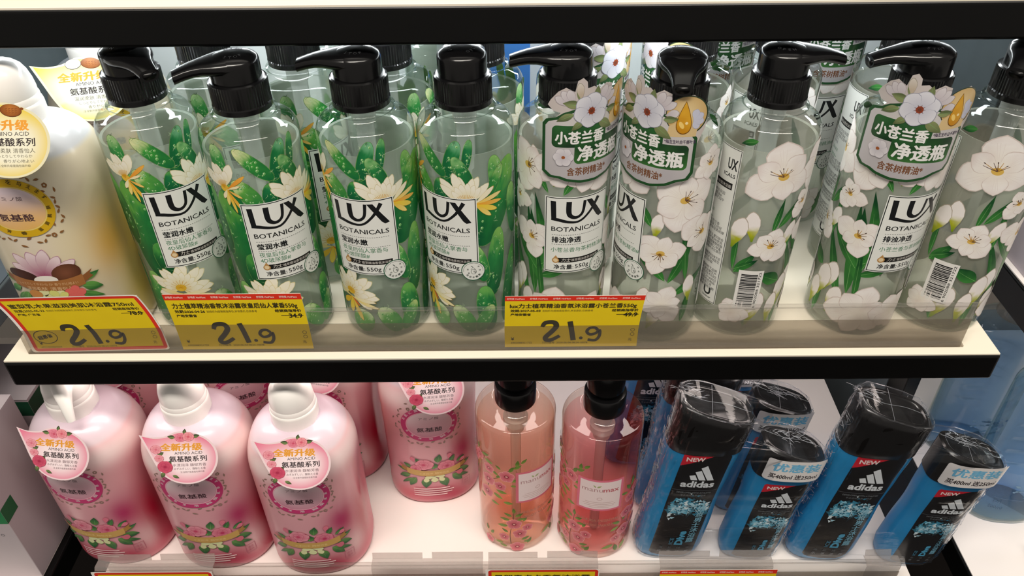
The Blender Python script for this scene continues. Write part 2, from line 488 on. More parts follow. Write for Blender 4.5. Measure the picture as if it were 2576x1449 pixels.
def lux_letters(a, u, v, wd, ink='#17191b'):
    """the large wordmark on a swash; (u, v) lower left, wd wide"""
    k = wd/100.; P = lambda pts: [(u+x*k, v+y*k*.76) for x, y in pts]
    a.poly(P([(0, 60), (10, 60), (11.5, 11), (2, 8)]), ink)
    a.stroke(P([(2, 10), (16, 7.5), (32, 2.5), (48, .5), (60, 6), (72, 20), (82, 36), (93, 60)]), [x*k for x in (7, 7, 6, 4.5, 4.6, 5, 6, 8)], ink, 6)
    a.stroke(P([(34, 60), (34, 32), (37, 20), (46, 14), (55, 18), (61, 30), (64, 60)]), [x*k for x in (10, 10, 9, 6.5, 5.5, 5.5, 6.2)], ink, 6)
    a.poly(P([(67, 60), (78, 60), (106, 4), (97, 1), (91, 8)]), ink)
def front_label_art(kind):
    a = Art(.4)
    a.rect(-2.52, -3.38, 2.52, 3.38, '#e9ebe6')
    a.frame(-2.45, -3.31, 2.45, 3.31, .065, '#1b2220')
    lux_letters(a, -2.1, 1.2, 3.95)
    a.text('BOTANICALS', -2.0, .42, .56, '#1b1d1d', 'L', .012, width=3.95)
    a.dash(-1.95, 1.95, .08, .035, '#1b1d1d'); a.dash(-1.95, 1.95, -.78, .035, '#1b1d1d')
    a.text('莹润水嫩' if kind == 'cactus' else '排浊净透', -1.95, -.55, .56, '#15181a', 'L', .03)
    g = '#2c7a4e'
    if kind == 'cactus':
        a.text('夜皇后仙人掌香与', -1.95, -1.25, .46, g, 'L', .012); a.text('4D玻尿酸#', -1.95, -1.75, .46, g, 'L', .012)
    else:
        a.text('小苍兰香与茶树精油#', -2.0, -1.42, .46, g, 'L', .012)
    a.poly([(-1.6, -2.42), (1.95, -2.42), (1.95, -1.98), (-1.6, -1.98)], '#1c1b1a')
    a.ell(-1.62, -2.24, .27, .25, '#b98d55'); a.poly([(-1.84, -2.12), (-1.40, -2.12), (-1.6, -1.75)], '#b98d55'); a.ell(-1.62, -2.22, .18, .17, '#e6cfa6')
    a.text('力士', -1.18, -2.33, .36, '#d9d5cf', 'L', .01, shear=.15); a.text('植萃精油香氛沐浴露', -.42, -2.31, .26, '#d9d5cf', 'L', 0, width=2.25)
    a.text('净含量:', -1.75, -3.02, .47, '#17191b', 'L', .016, width=1.5); a.text('550g', -.12, -3.02, .52, '#17191b', 'L', .008, width=1.12)
    # round seal on the corner
    u, v = 2.05, -3.1
    a.ell(u, v, .92, .92, '#e9ebe6', n=40); a.ring(u, v, .92, .92, .07, '#2b5f45'); a.ring(u, v, .76, .76, .025, '#20302a', t0=-.1, t1=PI+.1)
    a.ring(u+.03, v-.06, .21, .25, .03, '#20302a'); a.stroke([(u-.18, v+.12), (u-.02, v+.36), (u+.16, v+.14)], .03, '#20302a'); a.stroke([(u-.16, v+.5), (u-.02, v+.36)], .05, '#20302a')
    for du, dv in ((-.45, .15), (-.38, -.2), (.38, .4), (.46, .05), (.05, -.05), (.12, -.14)):
        a.rect(u+du-.02, v+dv-.07, u+du+.02, v+dv+.07, '#20302a'); a.rect(u+du+.05, v+dv-.07, u+du+.09, v+dv+.07, '#20302a')
    for i, ch in enumerate('洗出水嫩肌' if kind == 'cactus' else '洗出净透肌'):
        th = math.radians(-140+25*i); a.text(ch, u+.67*math.cos(th), v+.67*math.sin(th), .2, '#20302a', 'C', .02, rot=th+PI/2)
    return a

# --- cactus print
def spines(a, u, v, n, k, dark=False):
    for i in range(n):
        th = rnd.uniform(0, 2*PI); L = rnd.uniform(.12, .26)*k
        a.stroke([(u, v), (u+L*math.cos(th), v+L*math.sin(th))], [.02, .006], '#3c5a3a' if dark else rnd.choice(['#a9cf98', '#cfe3b9', '#7fb673']))
def pad(a, u, v, L, wd, deg, light='#b9cf86', mid='#3d9a3f', deep='#0f5f33', k=0, spn=8, drops=6, p=2.2):
    """one cactus segment: base at (u, v), growing L long towards deg"""
    r = math.radians(deg); cx, cy = u+L/2*math.cos(r), v+L/2*math.sin(r)
    A, B, C = lin(light), lin(mid), lin(deep)
    def col(x, y):
        t = ((x-u)*math.cos(r)+(y-v)*math.sin(r))/L; s_ = (-(x-cx)*math.sin(r)+(y-cy)*math.cos(r))/wd
        t += .22*nz(x, y, 1.6, k)+.1*nz(x, y, 4.5, k+1); s_ += .2*nz(x, y, 2.2, k+2)
        c = mixc(C, B, t*1.4) if t < .64 else mixc(B, A, (t-.64)*3.0)
        return mixc(c, C, abs(s_)*1.2-.1) if t < .74 else c
    def rimc(x, y): return mixc(lin('#8fbf62'), lin('#14592f'), .5+.6*nz(x, y, 1.5, k+5))
    a.ell(cx, cy, L/2+.035, wd/2+.035, rimc, r, 36, p)
    # inner area as a fine fan so the watercolour gradient shows
    vs = [(cx, cy)]; fs = []; n = 36; rings = 5
    for q in range(1, rings+1):
        for i in range(n):
            t = 2*PI*i/n; x = L/2*q/rings*math.copysign(abs(math.cos(t))**(2/p), math.cos(t)); y = wd/2*q/rings*math.copysign(abs(math.sin(t))**(2/p), math.sin(t))
            vs.append((cx+x*math.cos(r)-y*math.sin(r), cy+x*math.sin(r)+y*math.cos(r)))
    for i in range(n): fs.append((0, 1+i, 1+(i+1) % n))
    for q in range(rings-1):
        for i in range(n):
            b = 1+q*n; fs.append((b+i, b+n+i, b+n+(i+1) % n, b+(i+1) % n))
    a.raw(vs, fs, col)
    a.same(True)
    for i in range(spn):
        t, s_ = rnd.uniform(-.46, .46)*L, rnd.uniform(-.46, .46)*wd
        spines(a, cx+t*math.cos(r)-s_*math.sin(r), cy+t*math.sin(r)+s_*math.cos(r), 4, 1., False)
    for i in range(3):
        th = rnd.uniform(0, 2*PI); x, y = L/2*math.cos(th), wd/2*math.sin(th)
        spines(a, cx+x*math.cos(r)-y*math.sin(r), cy+x*math.sin(r)+y*math.cos(r), 4, 1.2, True)
    a.same(False)
    DR = []
    for i in range(drops):
        t, s_ = rnd.uniform(-.3, .42)*L, rnd.uniform(-.3, .3)*wd
        x, y = cx+t*math.cos(r)-s_*math.sin(r), cy+t*math.sin(r)+s_*math.cos(r); q = rnd.uniform(.05, .11)
        DR.append((x, y, q))
    a.same(True)
    for x, y, q in DR: a.ell(x, y, q, q*1.15, '#a6d08f', 0, 10)
    a.same(False); a.same(True)
    for x, y, q in DR: a.ell(x+.015, y-.02, q*.7, q*.8, '#5cab55', 0, 10)
    a.same(False); a.same(True)
    for x, y, q in DR: a.ell(x-q*.3, y+q*.3, q*.28, q*.28, '#f2f8e6', 0, 8)
    a.same(False)
def cream_flower(a, u, v, R, deg0, deg1, n, c0='#f3efdc', c1='#e2d49a', line='#d9cea6', center=True, wd=.31):
    for i in range(n):
        th = math.radians(deg0+(deg1-deg0)*(i+.5*(i % 2))/max(1, n-1)); L = R*rnd.uniform(.86, 1.08)
        a.petal(u, v, L, L*wd, th, radial(c1, c0, u, v, L*.7), line)
    for i in range(n-1):
        th = math.radians(deg0+(deg1-deg0)*(i+.5)/max(1, n-1)); L = R*rnd.uniform(.55, .72)
        a.petal(u, v, L, L*wd*1.1, th, radial('#dfcf8e', '#f4f0e0', u, v, L*.8), line)
    if center:
        a.ell(u, v, R*.18, R*.15, '#e3b93c'); 
        for i in range(12):
            th = math.radians(deg0+(deg1-deg0)*i/11); a.stroke([(u, v), (u+R*.34*math.cos(th), v+R*.34*math.sin(th))], .03, '#d39a22')
def ray_petals(a, u, v, lst):
    for deg, L, wd, c0, c1 in lst:
        a.petal(u, v, L, wd, math.radians(deg), radial(c0, c1, u, v, L), '#c59a2c')
def cactus_art():
    a = Art(.35)
    # behind the label, left column and its big segments
    pad(a, -3.2, 5.6, 8.8, 3.0, 92, '#6fb548', '#23853d', '#0b4f2e', 1, 16, 10)
    pad(a, -4.6, 8.4, 6.0, 1.7, 98, '#5fae4c', '#1f7d3a', '#0c4a2b', 2, 10, 6)
    pad(a, -2.0, 5.8, 3.2, 1.9, 100, '#4c9c46', '#1d7438', '#0a4728', 3, 8, 4)
    pad(a, .55, 13.2, 2.6, .9, 96, '#3f8f45', '#17663a', '#0b4729', 4, 5, 2)
    pad(a, .35, 15.0, 3.1, 1.05, 72, '#76b98a', '#1f8446', '#0d5c34', 5, 8, 7)
    pad(a, .25, 15.1, 3.5, 1.05, 131, '#dfe3ab', '#3fa03c', '#11683a', 6, 9, 8)
    pad(a, 1.75, 15.6, 2.5, .62, 80, '#6fb06c', '#23834a', '#0d5a36', 7, 5, 3)
    pad(a, -2.4, 12.4, 3.0, 1.2, 112, '#8cc46a', '#2f9149', '#0d5a34', 30, 7, 5)
    pad(a, 2.2, 14.4, 2.6, .95, 118, '#9fce88', '#2f8f48', '#0d5a34', 31, 6, 4)
    pad(a, 4.6, 12.4, 4.2, 1.3, 100, '#8cc46a', '#2f9149', '#0d5a34', 32, 7, 5)
    pad(a, -1.0, 13.2, 2.6, 1.35, 128, '#d3dfa0', '#6bb34b', '#1c7a3a', 8, 9, 9)
    pad(a, -.35, 13.2, 1.7, 1.1, 78, '#5aa553', '#21824a', '#0d5c34', 9, 5, 4)
    pad(a, -3.35, 15.3, 2.7, 1.15, 93, '#b9d79b', '#3fa04a', '#12683a', 10, 8, 7)
    # right of the label: the wide bowl shaped segment and stacked ones under it
    pad(a, 2.6, 9.2, 7.4, 2.7, 66, '#79bb4d', '#2a8f43', '#0c5631', 11, 14, 10)
    pad(a, 3.2, 13.0, 3.0, .85, 62, '#a5cd7a', '#3f9d47', '#126a3a', 12, 7, 5)
    pad(a, 3.6, 4.2, 6.2, 1.5, 84, '#7fb95a', '#2b8a46', '#0d5733', 13, 10, 8)
    pad(a, 3.0, 5.8, 3.6, 1.25, 104, '#a8d183', '#4da64f', '#176d3b', 14, 8, 8)
    pad(a, 4.7, 1.0, 7.0, 1.3, 80, '#5aa550', '#1d7a40', '#0a4d2d', 15, 9, 4)
    # foot of the bottle
    pad(a, 3.3, .7, 4.6, 1.6, 96, '#6fb35a', '#2b8a48', '#0d5a34', 16, 8, 6)
    pad(a, 1.9, .8, 2.9, 1.45, 118, '#d7e6b9', '#62b04f', '#1e7d3c', 17, 8, 7)
    pad(a, 2.3, .8, 2.7, 1.2, 64, '#c3d894', '#4ea64a', '#187439', 18, 7, 6)
    pad(a, -1.3, .7, 2.3, 1.9, 80, '#dcebc4', '#78bd5a', '#2b8a41', 19, 7, 7)
    pad(a, -4.4, .8, 5.2, 1.7, 86, '#8cc46a', '#2f9149', '#0d5a34', 20, 9, 5)
    pad(a, -5.9, .8, 6.0, 1.5, 94, '#6fb35a', '#258344', '#0c5431', 21, 7, 4)
    pad(a, -7.2, 2.0, 5.0, 1.5, 100, '#a8d183', '#3f9d47', '#12683a', 22, 7, 4)
    pad(a, -6.6, 7.6, 4.4, 1.4, 82, '#8cc46a', '#2f9149', '#0d5a34', 23, 7, 4)
    pad(a, 6.2, 9.0, 4.6, 1.5, 96, '#8cc46a', '#2f9149', '#0d5a34', 24, 7, 4)
    # flowers
    cream_flower(a, 1.75, 12.9, 2.5, 42, 142, 7, wd=.27)
    ray_petals(a, 2.35, 12.9, ((38, 1.9, .42, '#f1e6b8', '#f6f0dc'), (14, 2.2, .36, '#efc23e', '#efe3a4'), (-4, 2.15, .34, '#e89a25', '#f2c560'), (-24, 1.9, .42, '#ecc327', '#f0da62'), (-44, 1.7, .36, '#e7b820', '#f1e08a')))
    cream_flower(a, -3.35, 14.6, 2.0, 68, 150, 5, wd=.34)
    ray_petals(a, -3.2, 14.5, ((38, 1.9, .3, '#e58e22', '#eeb14c'), (20, 1.1, .2, '#f0e2a8', '#f3eac2'), (-30, 1.2, .22, '#e6a02a', '#f0d27a'), (-62, 1.9, .26, '#e3961f', '#efc44f'), (-78, 1.9, .24, '#e9b62b', '#f0d060'), (-96, 1.3, .3, '#efcf4a', '#f2e08c'), (-120, .9, .3, '#f1e7b0', '#f4efcf')))
    cream_flower(a, -1.95, 4.6, 2.3, -40, 190, 12, '#f6f1df', '#eed97a', '#ded29a')
    ray_petals(a, -1.9, 4.0, ((-18, 2.4, .34, '#efd35b', '#f4eac0'), (-4, 2.1, .34, '#f0e3a2', '#f6f0d8'), (-70, 2.3, .42, '#e8bf2f', '#f0db75'), (-100, 1.7, .5, '#ecc832', '#efd95c'), (-140, 1.5, .5, '#e7b41f', '#eecb4a'), (168, 1.8, .4, '#e9cf6a', '#f3ecc9'), (-48, 1., .2, '#d8541f', '#e2762c')))
    return a

# --- white flower print
def white_flower(a, u, v, R, deg, n=6, face=True, wide=1.0, tint='#d3bdb9'):
    for lay in (0, 1):
        m = n//2 if n > 3 else n
        for i in range(m):
            th = math.radians(deg+360/m*i+(180/m if lay else 0)); L = R*(1.04 if lay == 0 else .86)*rnd.uniform(.86, 1.12)
            tip = (u+L*math.cos(th), v+L*math.sin(th))
            base = radial('#eee7da', '#f5f1ee', u, v, L*.8); edge = lin(tint)
            def col(x, y, u=u, v=v, L=L, base=base, edge=edge):
                d = math.hypot(x-u, y-v)/L; return mixc(base(x, y), edge, max(0, (d-.74)*.9)+.45*max(0, nz(x, y, 1.1, 3))+.25*max(0, nz(x, y, 3.1, 6)))
            a.petal(u, v, L, L*wide*rnd.uniform(.70, .98), th+rnd.uniform(-.14, .14), col, '#d8cac4', point=True)
            a.same(True)
            for q in (-.1, .05, .16):
                a.stroke([(u+L*.3*math.cos(th+q), v+L*.3*math.sin(th+q)), (u+L*.8*math.cos(th+q*.9), v+L*.8*math.sin(th+q*.9))], [.01, .016], '#e2d8d3')
            a.same(False)
    if face:
        a.ell(u, v, R*.16, R*.12, '#dbb55a')
        for i in range(7):
            th = math.radians(deg-70+i*24+rnd.uniform(-8, 8)); L = R*rnd.uniform(.26, .42)
            a.stroke([(u, v), (u+L*math.cos(th), v+L*math.sin(th))], [.07, .03], rnd.choice(['#7a5626', '#b98a34', '#5d4140']), 0)
            if i % 2: a.ell(u+L*math.cos(th), v+L*math.sin(th), .09, .04, '#54403a', th, 8)
def bud(a, u, v, L, deg, wd=None):
    r = math.radians(deg); wd = wd or L*.42
    A, B, C = lin('#f3edea'), lin('#b3b52a'), lin('#6f8f1e')
    def col(x, y):
        t = ((x-u)*math.cos(r)+(y-v)*math.sin(r))/L+.12*nz(x, y, 4, 1)
        return mixc(C, B, t*3) if t < .33 else mixc(B, A, (t-.33)*7)
    a.petal(u, v, L, wd, r, col, '#b7aa9c')
def leaves(a, lst, c0='#3a8038', c1='#0d4122'):
    for u, v, L, wd, deg, bend in lst:
        a.leaf(u, v, L, wd, math.radians(deg), shade(c0, c1, v, v+L*math.sin(math.radians(deg))+.01, .5, 1.5, L), bend)
        r = math.radians(deg+math.degrees(bend)/2)
        a.stroke([(u, v), (u+L*.75*math.cos(r), v+L*.75*math.sin(r))], [.03, .008], '#7fb36d')
def freesia_art():
    a = Art(.35)
    leaves(a, ((-3.3, 4.0, 8.2, 1.0, 94, .06), (-2.0, 6.0, 7.6, .9, 98, .1), (-3.8, 3.0, 7.0, .8, 108, .1), (-2.9, 5.2, 6.8, 1.1, 96, .06), (-2.7, 6.6, 6.2, 1.1, 78, -.1), (-3.0, 7.0, 4.4, .7, 40, -.2), (-2.9, 6.0, 2.6, .7, 22, .1), (-3.2, 6.6, 4.2, .9, 128, .1), (-2.6, 3.0, 6.0, .5, 94, .05), (-1.4, .9, 3.4, 1.3, 78, .1), (-.2, 1.2, 2.6, .7, 62, 0), (-5.8, .8, 5.0, .7, 86, .1)))
    leaves(a, ((-7.2, 10.6, 3.2, .7, 52, .1), (-7.6, 10.2, 3.0, .5, 80, .05), (-10.0, 6.6, 4.2, .45, 96, -.2), (-9.9, 6.4, 2.4, .8, 52, .1), (-9.9, 6.7, 2.0, .6, 28, .2), (-6.0, 5.4, 2.2, 1.2, 150, .1), (-5.9, 8.4, 4.6, .5, 88, .05), (-8.3, 1.2, 2.4, .6, 92, 0), (-7.7, 17.4, 1.7, .8, -50, 0), (-9.9, 17.6, 1.3, .5, 200, .1)))
    leaves(a, ((4.6, 6.4, 5.4, 1.0, 128, .1), (4.8, 6.2, 4.2, .8, 62, .15), (5.2, 5.0, 3.6, .9, 24, .2), (6.3, 6.2, 5.6, .6, 98, 0), (3.1, 11.2, 2.4, .7, 118, .1), (1.9, 1.0, 3.2, 1.0, 68, .1), (6.4, 2.0, 3.2, .7, 80, .1), (1.0, 13.6, 3.0, .5, 60, .1), (-1.2, 13.5, 3.4, .7, 60, .15), (-2.3, 13.6, 3.0, .5, 118, .1)))
    bud(a, -5.2, 3.4, 3.0, 80); bud(a, -9.0, 9.4, 2.6, 96); bud(a, -6.5, 8.6, 2.4, 70); bud(a, 2.9, 3.0, 2.6, 84); bud(a, -5.7, 2.6, 3.2, 84); bud(a, -4.5, 1.6, 2.8, 78); bud(a, -10.4, 8.6, 2.8, 78); bud(a, -8.2, 1.4, 3.2, 76, 1.3); bud(a, -6.4, 1.2, 3.0, 84, 1.1); bud(a, 3.4, 10.2, 2.2, 84); bud(a, 3.6, 1.6, 2.6, 70)
    bud(a, -3.0, 14.6, 2.6, 104, .8); bud(a, -1.9, 14.2, 2.4, 80, .8); bud(a, 6.9, 4.0, 2.6, 96)
    for q in ((-3.7, 9.4, 1.75, 40), (-4.1, 15.4, 2.2, 10), (-7.7, 15.0, 2.5, 100), (-7.5, 9.0, 1.75, 75), (.7, 15.6, 2.4, 80), (-2.0, 15.8, 1.6, 60), (5.3, 13.6, 2.4, 20), (7.3, 10.4, 1.9, 150), (4.0, 9.0, 2.0, 255), (-5.2, 12.4, 1.3, 120), (7.0, 16.2, 1.4, 90)):
        white_flower(a, *q)
    white_flower(a, -1.9, 2.6, 2.5, 75, 6, False); white_flower(a, .7, 2.4, 1.9, 50, 6, False); white_flower(a, 4.6, 4.2, 1.9, 70, 6, False); white_flower(a, -9.4, 2.6, 1.4, 110, 6, False)
    return a
def back_label_art():
    a = Art(.4)
    a.rect(-1.5, 0, 1.5, 13.9, '#e8e9e4'); a.frame(-1.44, .06, 1.44, 13.84, .05, '#1d2320')
    a.text('UX', .45, 12.2, 1.15, '#17191b', 'L', .03, width=.85); a.text('ICALS', .2, 11.55, .42, '#17191b', 'L', .02, width=1.05)
    a.rect(-.9, 10.55, 1.15, 11.1, '#1c1b1a'); a.text('精油香氛沐浴露', -.8, 10.68, .3, '#dcd8d2', 'L', .01, width=1.85)
    txt = ['幽香世界后花园', '以茶树精油#', '绽放清香花园中', '润养人', '温泉浴', '', '温和清洁', '', '滋润身+', '沐浴露小苍兰香', '打起泡后涂上轻轻', '按摩后冲净轻柔按摩', '', '贮存阴凉处久置可能会', '出现分层不影响使用', '成分水月桂醇聚醚硫酸', '酯钠椰油酰胺二甲基', '氯化钠香精叶大红葵花', '', '避免接触眼睛使用如有不适', '请立即停用并咨询医生', '100%可回收', '', '联合中国授权下品牌', '制造商天津安徽生产', '地址合肥市经济技术开发区', '生产许可证20160002', '执行标准质检合格品', '净含量保质期三年', '批号见瓶身限用日期']
    v = 9.95
    for t in txt:
        if t: a.text(t, -1.25, v, .29, '#2e7a4e' if t.startswith(('温和', '滋润')) else '#26292a', 'L', .012, width=min(2.5, .27*len(t)))
        v -= .3
    u = .55
    a.stroke([(u-.28, 1.35), (u-.28, .9), (u-.12, .72), (u+.12, .72), (u+.28, .9), (u+.28, 1.35)], .16, '#222827', 4)
    a.text('Unilever', u, .35, .26, '#222827', 'C', .01, shear=.2)
    return a
def barcode_art():
    a = Art(.4)
    a.rect(-.95, -1.9, .95, 1.9, '#eceae6')
    v = -1.62; r2 = random.Random(3)
    while v < 1.6:
        h = r2.choice([.035, .035, .07, .1]); a.rect(-.72, v, .52, min(v+h, 1.62), '#1a1a1c'); v += h+r2.choice([.035, .04, .07])
    a.text('6 902088 321722', .62+.16, 0, .27, '#1a1a1c', 'C', .005, width=3.5, rot=PI/2)
    return a
def promo_tag_art():
    a = Art(.4)
    G = '#254f2b'
    out = [(-3.4, .5), (-2.9, .1), (-2.2, .05), (-1.7, -.15), (-.6, -.35), (.6, -.35), (1.7, -.1), (2.4, .25), (3.2, .4), (3.5, .9), (3.5, 3.2), (3.95, 4.3), (4.05, 5.3), (3.7, 6.2), (2.9, 6.75), (2.1, 6.6), (1.5, 6.2), (1.5, 6.75), (.95, 6.95), (.4, 6.6), (.0, 6.9), (-.45, 6.8), (-.5, 7.25), (-.8, 7.55), (-1.15, 7.35), (-1.3, 6.6), (-1.9, 6.9), (-2.4, 6.6), (-2.9, 6.0), (-3.1, 5.6), (-2.7, 5.2), (-2.2, 5.1), (-2.5, 4.75), (-3.2, 4.55), (-3.45, 4.2)]
    a.poly(out, '#c9c0bd')
    body = [(-3.4, .5), (-2.9, .1), (-2.2, .05), (-1.7, -.15), (-.6, -.35), (.6, -.35), (1.7, -.1), (2.4, .25), (3.2, .4), (3.5, .9), (3.5, 3.6), (2.5, 4.9), (.8, 5.4), (-1.0, 5.45), (-2.0, 5.1), (-2.5, 4.75), (-3.2, 4.55), (-3.45, 4.2)]
    a.poly(body, G)
    c = (0., 2.5); a.poly([(c[0]+(x-c[0])*.935, c[1]+(y-c[1])*.93) for x, y in body], shade('#b6b2b6', '#cfcbca', 0, 5, .4, .8))
    a.ell(2.62, 5.3, 1.42, 1.42, '#31402c', n=36); a.ell(2.6, 5.3, 1.34, 1.34, radial('#e6cf9e', '#c7a263', 2.6, 5.5, 1.6), n=36)
    a.poly([(1.25, 3.7), (3.35, 3.75), (3.4, 4.6), (2.2, 4.9), (1.5, 4.5), (1.45, 4.1)], '#d8bd8c')
    a.rect(-2.75, 2.5, 1.2, 4.15, shade('#1c3a23', '#2f6334', 2.4, 4.3, .9, .7), .35)
    a.rect(-1.15, 1.2, 3.0, 3.1, shade('#3f7638', '#1c3d24', 1.1, 3.1, .9, .7, 2), .35)
    a.rect(-1.15, 2.4, 1.0, 3.1, shade('#24502a', '#2c5c30', 2.4, 3.1, .6, .8))
    a.text('小苍兰香', -2.5, 2.85, 1.02, '#efeeec', 'L', .035, width=3.5); a.text('净透瓶', -.9, 1.5, 1.28, '#efeeec', 'L', .035, width=3.6)
    a.text('含茶树精油*', -1.6, .35, .68, '#7b4f33', 'L', .02, width=3.0)
    a.text('*指互生叶白千层叶油', 1.3, 3.25, .3, '#463a52', 'L', .02, width=2.1)
    # oil drop
    d = [(2.45+.62*math.sin(t)*math.sin(t/2)**1.1, 4.95+.95*math.cos(t)+(.35 if math.cos(t) > 0 else 0)*math.cos(t)) for t in [2*PI*i/30 for i in range(30)]]
    a.poly([(2.45+(x-2.45)*1.1, 4.95+(y-4.95)*1.07) for x, y in d], '#7a4f12'); a.poly(d, shade('#c98a14', '#e2ad33', 4., 6., .5, 1.6))
    a.ell(2.3, 4.6, .14, .28, '#f3cf74', .5); a.ell(2.62, 4.75, .1, .1, '#f8e2a8')
    for i in range(4): a.petal(3.05, 5.0, .75, .5, math.radians(-60+45*i), '#c9cbdd', '#a5a8bd')
    # flowers along the top and one at the left
    for u, v, L, dg in ((-1.55, 5.6, 1.2, 150), (-1.4, 5.7, 1.2, 130), (-1.3, 5.7, 1.1, 112), (.7, 5.5, 1.3, 30), (.6, 5.6, 1.3, 48), (.5, 5.7, 1.2, 64), (1.2, 5.2, .9, 20)):
        a.petal(u, v, L, .55, math.radians(dg), radial('#b9aeb6', '#d8d3d6', u, v, L), '#968b94')
    leaves(a, ((-.9, 5.6, 1.2, .6, 165, .2), (-1.3, 5.0, 1.3, .5, 200, .2), (.2, 5.9, 1.0, .5, 84, 0), (.5, 4.4, 1.5, .7, -40, .2), (-.6, 4.5, 1.1, .5, 215, .2), (1.1, 4.9, 1.0, .5, 6, .1), (-.95, 6.0, 1.1, .36, 96, 0)), '#8a9463', '#5d6a45')
    a.petal(-.85, 6.0, 1.2, .5, math.radians(98), radial('#b9a78f', '#d9d3cc', -.9, 6.3, 1.), '#8f8a73')
    for i in range(6): a.petal(-.1, 5.2, 1.25, 1.15, math.radians(20+60*i), radial('#bcbccb', '#dcdce4', -.1, 5.2, 1.1), '#9697a8')
    a.ell(-.1, 5.15, .24, .26, '#9a4326')
    for i in range(9): th = 2*PI*i/9; a.stroke([(-.1, 5.15), (-.1+.36*math.cos(th), 5.15+.36*math.sin(th))], [.07, .02], '#6d3a2a')
    for i in range(6): a.petal(-1.9, 1.75, .72, .62, math.radians(60*i), radial('#c3bec6', '#dedade', -1.9, 1.75, .7), '#a8a3ac')
    a.ell(-1.9, 1.75, .13, .12, '#a05a30')
    return a
def tag_map(u, v):
    R = .0372; a = u/R; lean = .02*v
    return (R*math.sin(a), -R*math.cos(a)-lean, .150+v), (math.sin(a), -math.cos(a), .0)

def make_pump_bottle(kind, label):
    t = thing('pump_bottle', label, 'bottle')
    MB().lathe(bottle_profile(), 72, cap0=False, cap1=False).build('bottle_body', M['shell'], t, True, 50)
    g = [(0, .004), (.029, .0035), (.0328, .007), (.0341, .012)]+[(.0341, .02+.0246*i) for i in range(6)]+[(.0341, .168), (.0333, .1678), (.0322, .1674)]
    MB().lathe(g, 64, cap0=False, cap1=False).build('gel', M['gel' if kind == 'cactus' else 'pale_gel'], t, True, 50)
    tube_part(t)
    art = (cactus_art() if kind == 'cactus' else freesia_art())
    art.build('printed_'+('cactus' if kind == 'cactus' else 'flowers'), cyl(RB), M['print'], t, step=4.2e-4/max(1, art.lay), base=8e-5)
    front_label_art(kind).build('front_label', cyl(RB, .1003), M['print'], t, base=5.3e-4, step=2e-6)
    b = cyl(RB, .0268)
    back_label_art().build('back_label', lambda u, v: b(u+RB*math.radians(160), v), M['print'], t, base=5.3e-4, step=2e-6)
    if kind != 'cactus':
        c = cyl(RB, .0487); barcode_art().build('barcode_panel', lambda u, v: c(u-RB*math.radians(138), v), M['print'], t, base=5.3e-4, step=2e-6)
    return t
GROUPS = {'cactus': 'clear pump bottles with a green cactus print', 'freesia': 'clear pump bottles with a white flower print'}
proto = {k: make_pump_bottle(k, '') for k in GROUPS}
TAGMESH = promo_tag_art().build('promo_tag', tag_map, M['gloss_print'], None, base=2e-4)
R_ = math.radians
BASE = {k: list(p.children) for k, p in proto.items()}
USED = set(); HEAD = []; TAG = []
def place_pump(kind, x, y, az, phi, label, tagaz=None):
    if kind not in USED: o = proto[kind]; USED.add(kind)
    else:
        o = proto[kind].copy(); COL.objects.link(o)
        for ch in BASE[kind]: copy_tree(ch, o)
    o.location = (x, y, 0); o.rotation_euler = (0, 0, R_(az)); tag(o, label, 'bottle', GROUPS[kind])
    if not HEAD: HEAD.extend(pump_parts(o, 0, 0)); hs = HEAD
    else: hs = [copy_tree(h, o) for h in HEAD]
    for h in hs: h.rotation_euler = (0, 0, R_(phi-az))
    if tagaz is not None:
        if TAG: c = copy_tree(TAG[0], o)
        else: c = TAGMESH; c.parent = o; TAG.append(c)
        c.rotation_euler = (0, 0, R_(tagaz-az))
    return o
CACTUS = [
    (-.2583, .0713, 37, 42, 'clear cactus bottle at the left end, pump nozzle facing forward, beside the white lotion bottle'),
    (-.1780, .0545, 30, -65, 'clear cactus bottle with its spout dipping to the front left, above the second price card'),
    (-.0954, .0592, -8, -88, 'clear cactus bottle with its white label facing straight ahead and spout pointing left'),
    (-.0232, .0597, -28, 180, 'clear cactus bottle with its spout turned to the back, next to the flower bottles'),
    (-.2302, .1395, 55, 170, 'clear cactus bottle behind the two leftmost cactus bottles'),
    (-.1585, .1340, 52, 170, 'clear cactus bottle in the second row, label showing in the gap over the second card'),
    (-.0868, .1301, 95, 170, 'clear cactus bottle in the second row behind the one with the straight label'),
    (-.0150, .1344, 120, 170, 'clear cactus bottle at the right end of the second row, before the blue carton'),
    (-.1250, .2080, 40, 170, 'clear cactus bottle in the third row, left of the two back shoulders'),
    (-.0480, .2080, 60, 170, 'clear cactus bottle in the third row, nearest to the blue carton'),
]
for x, y, az, phi, l in CACTUS: place_pump('cactus', x, y, az, phi, l)
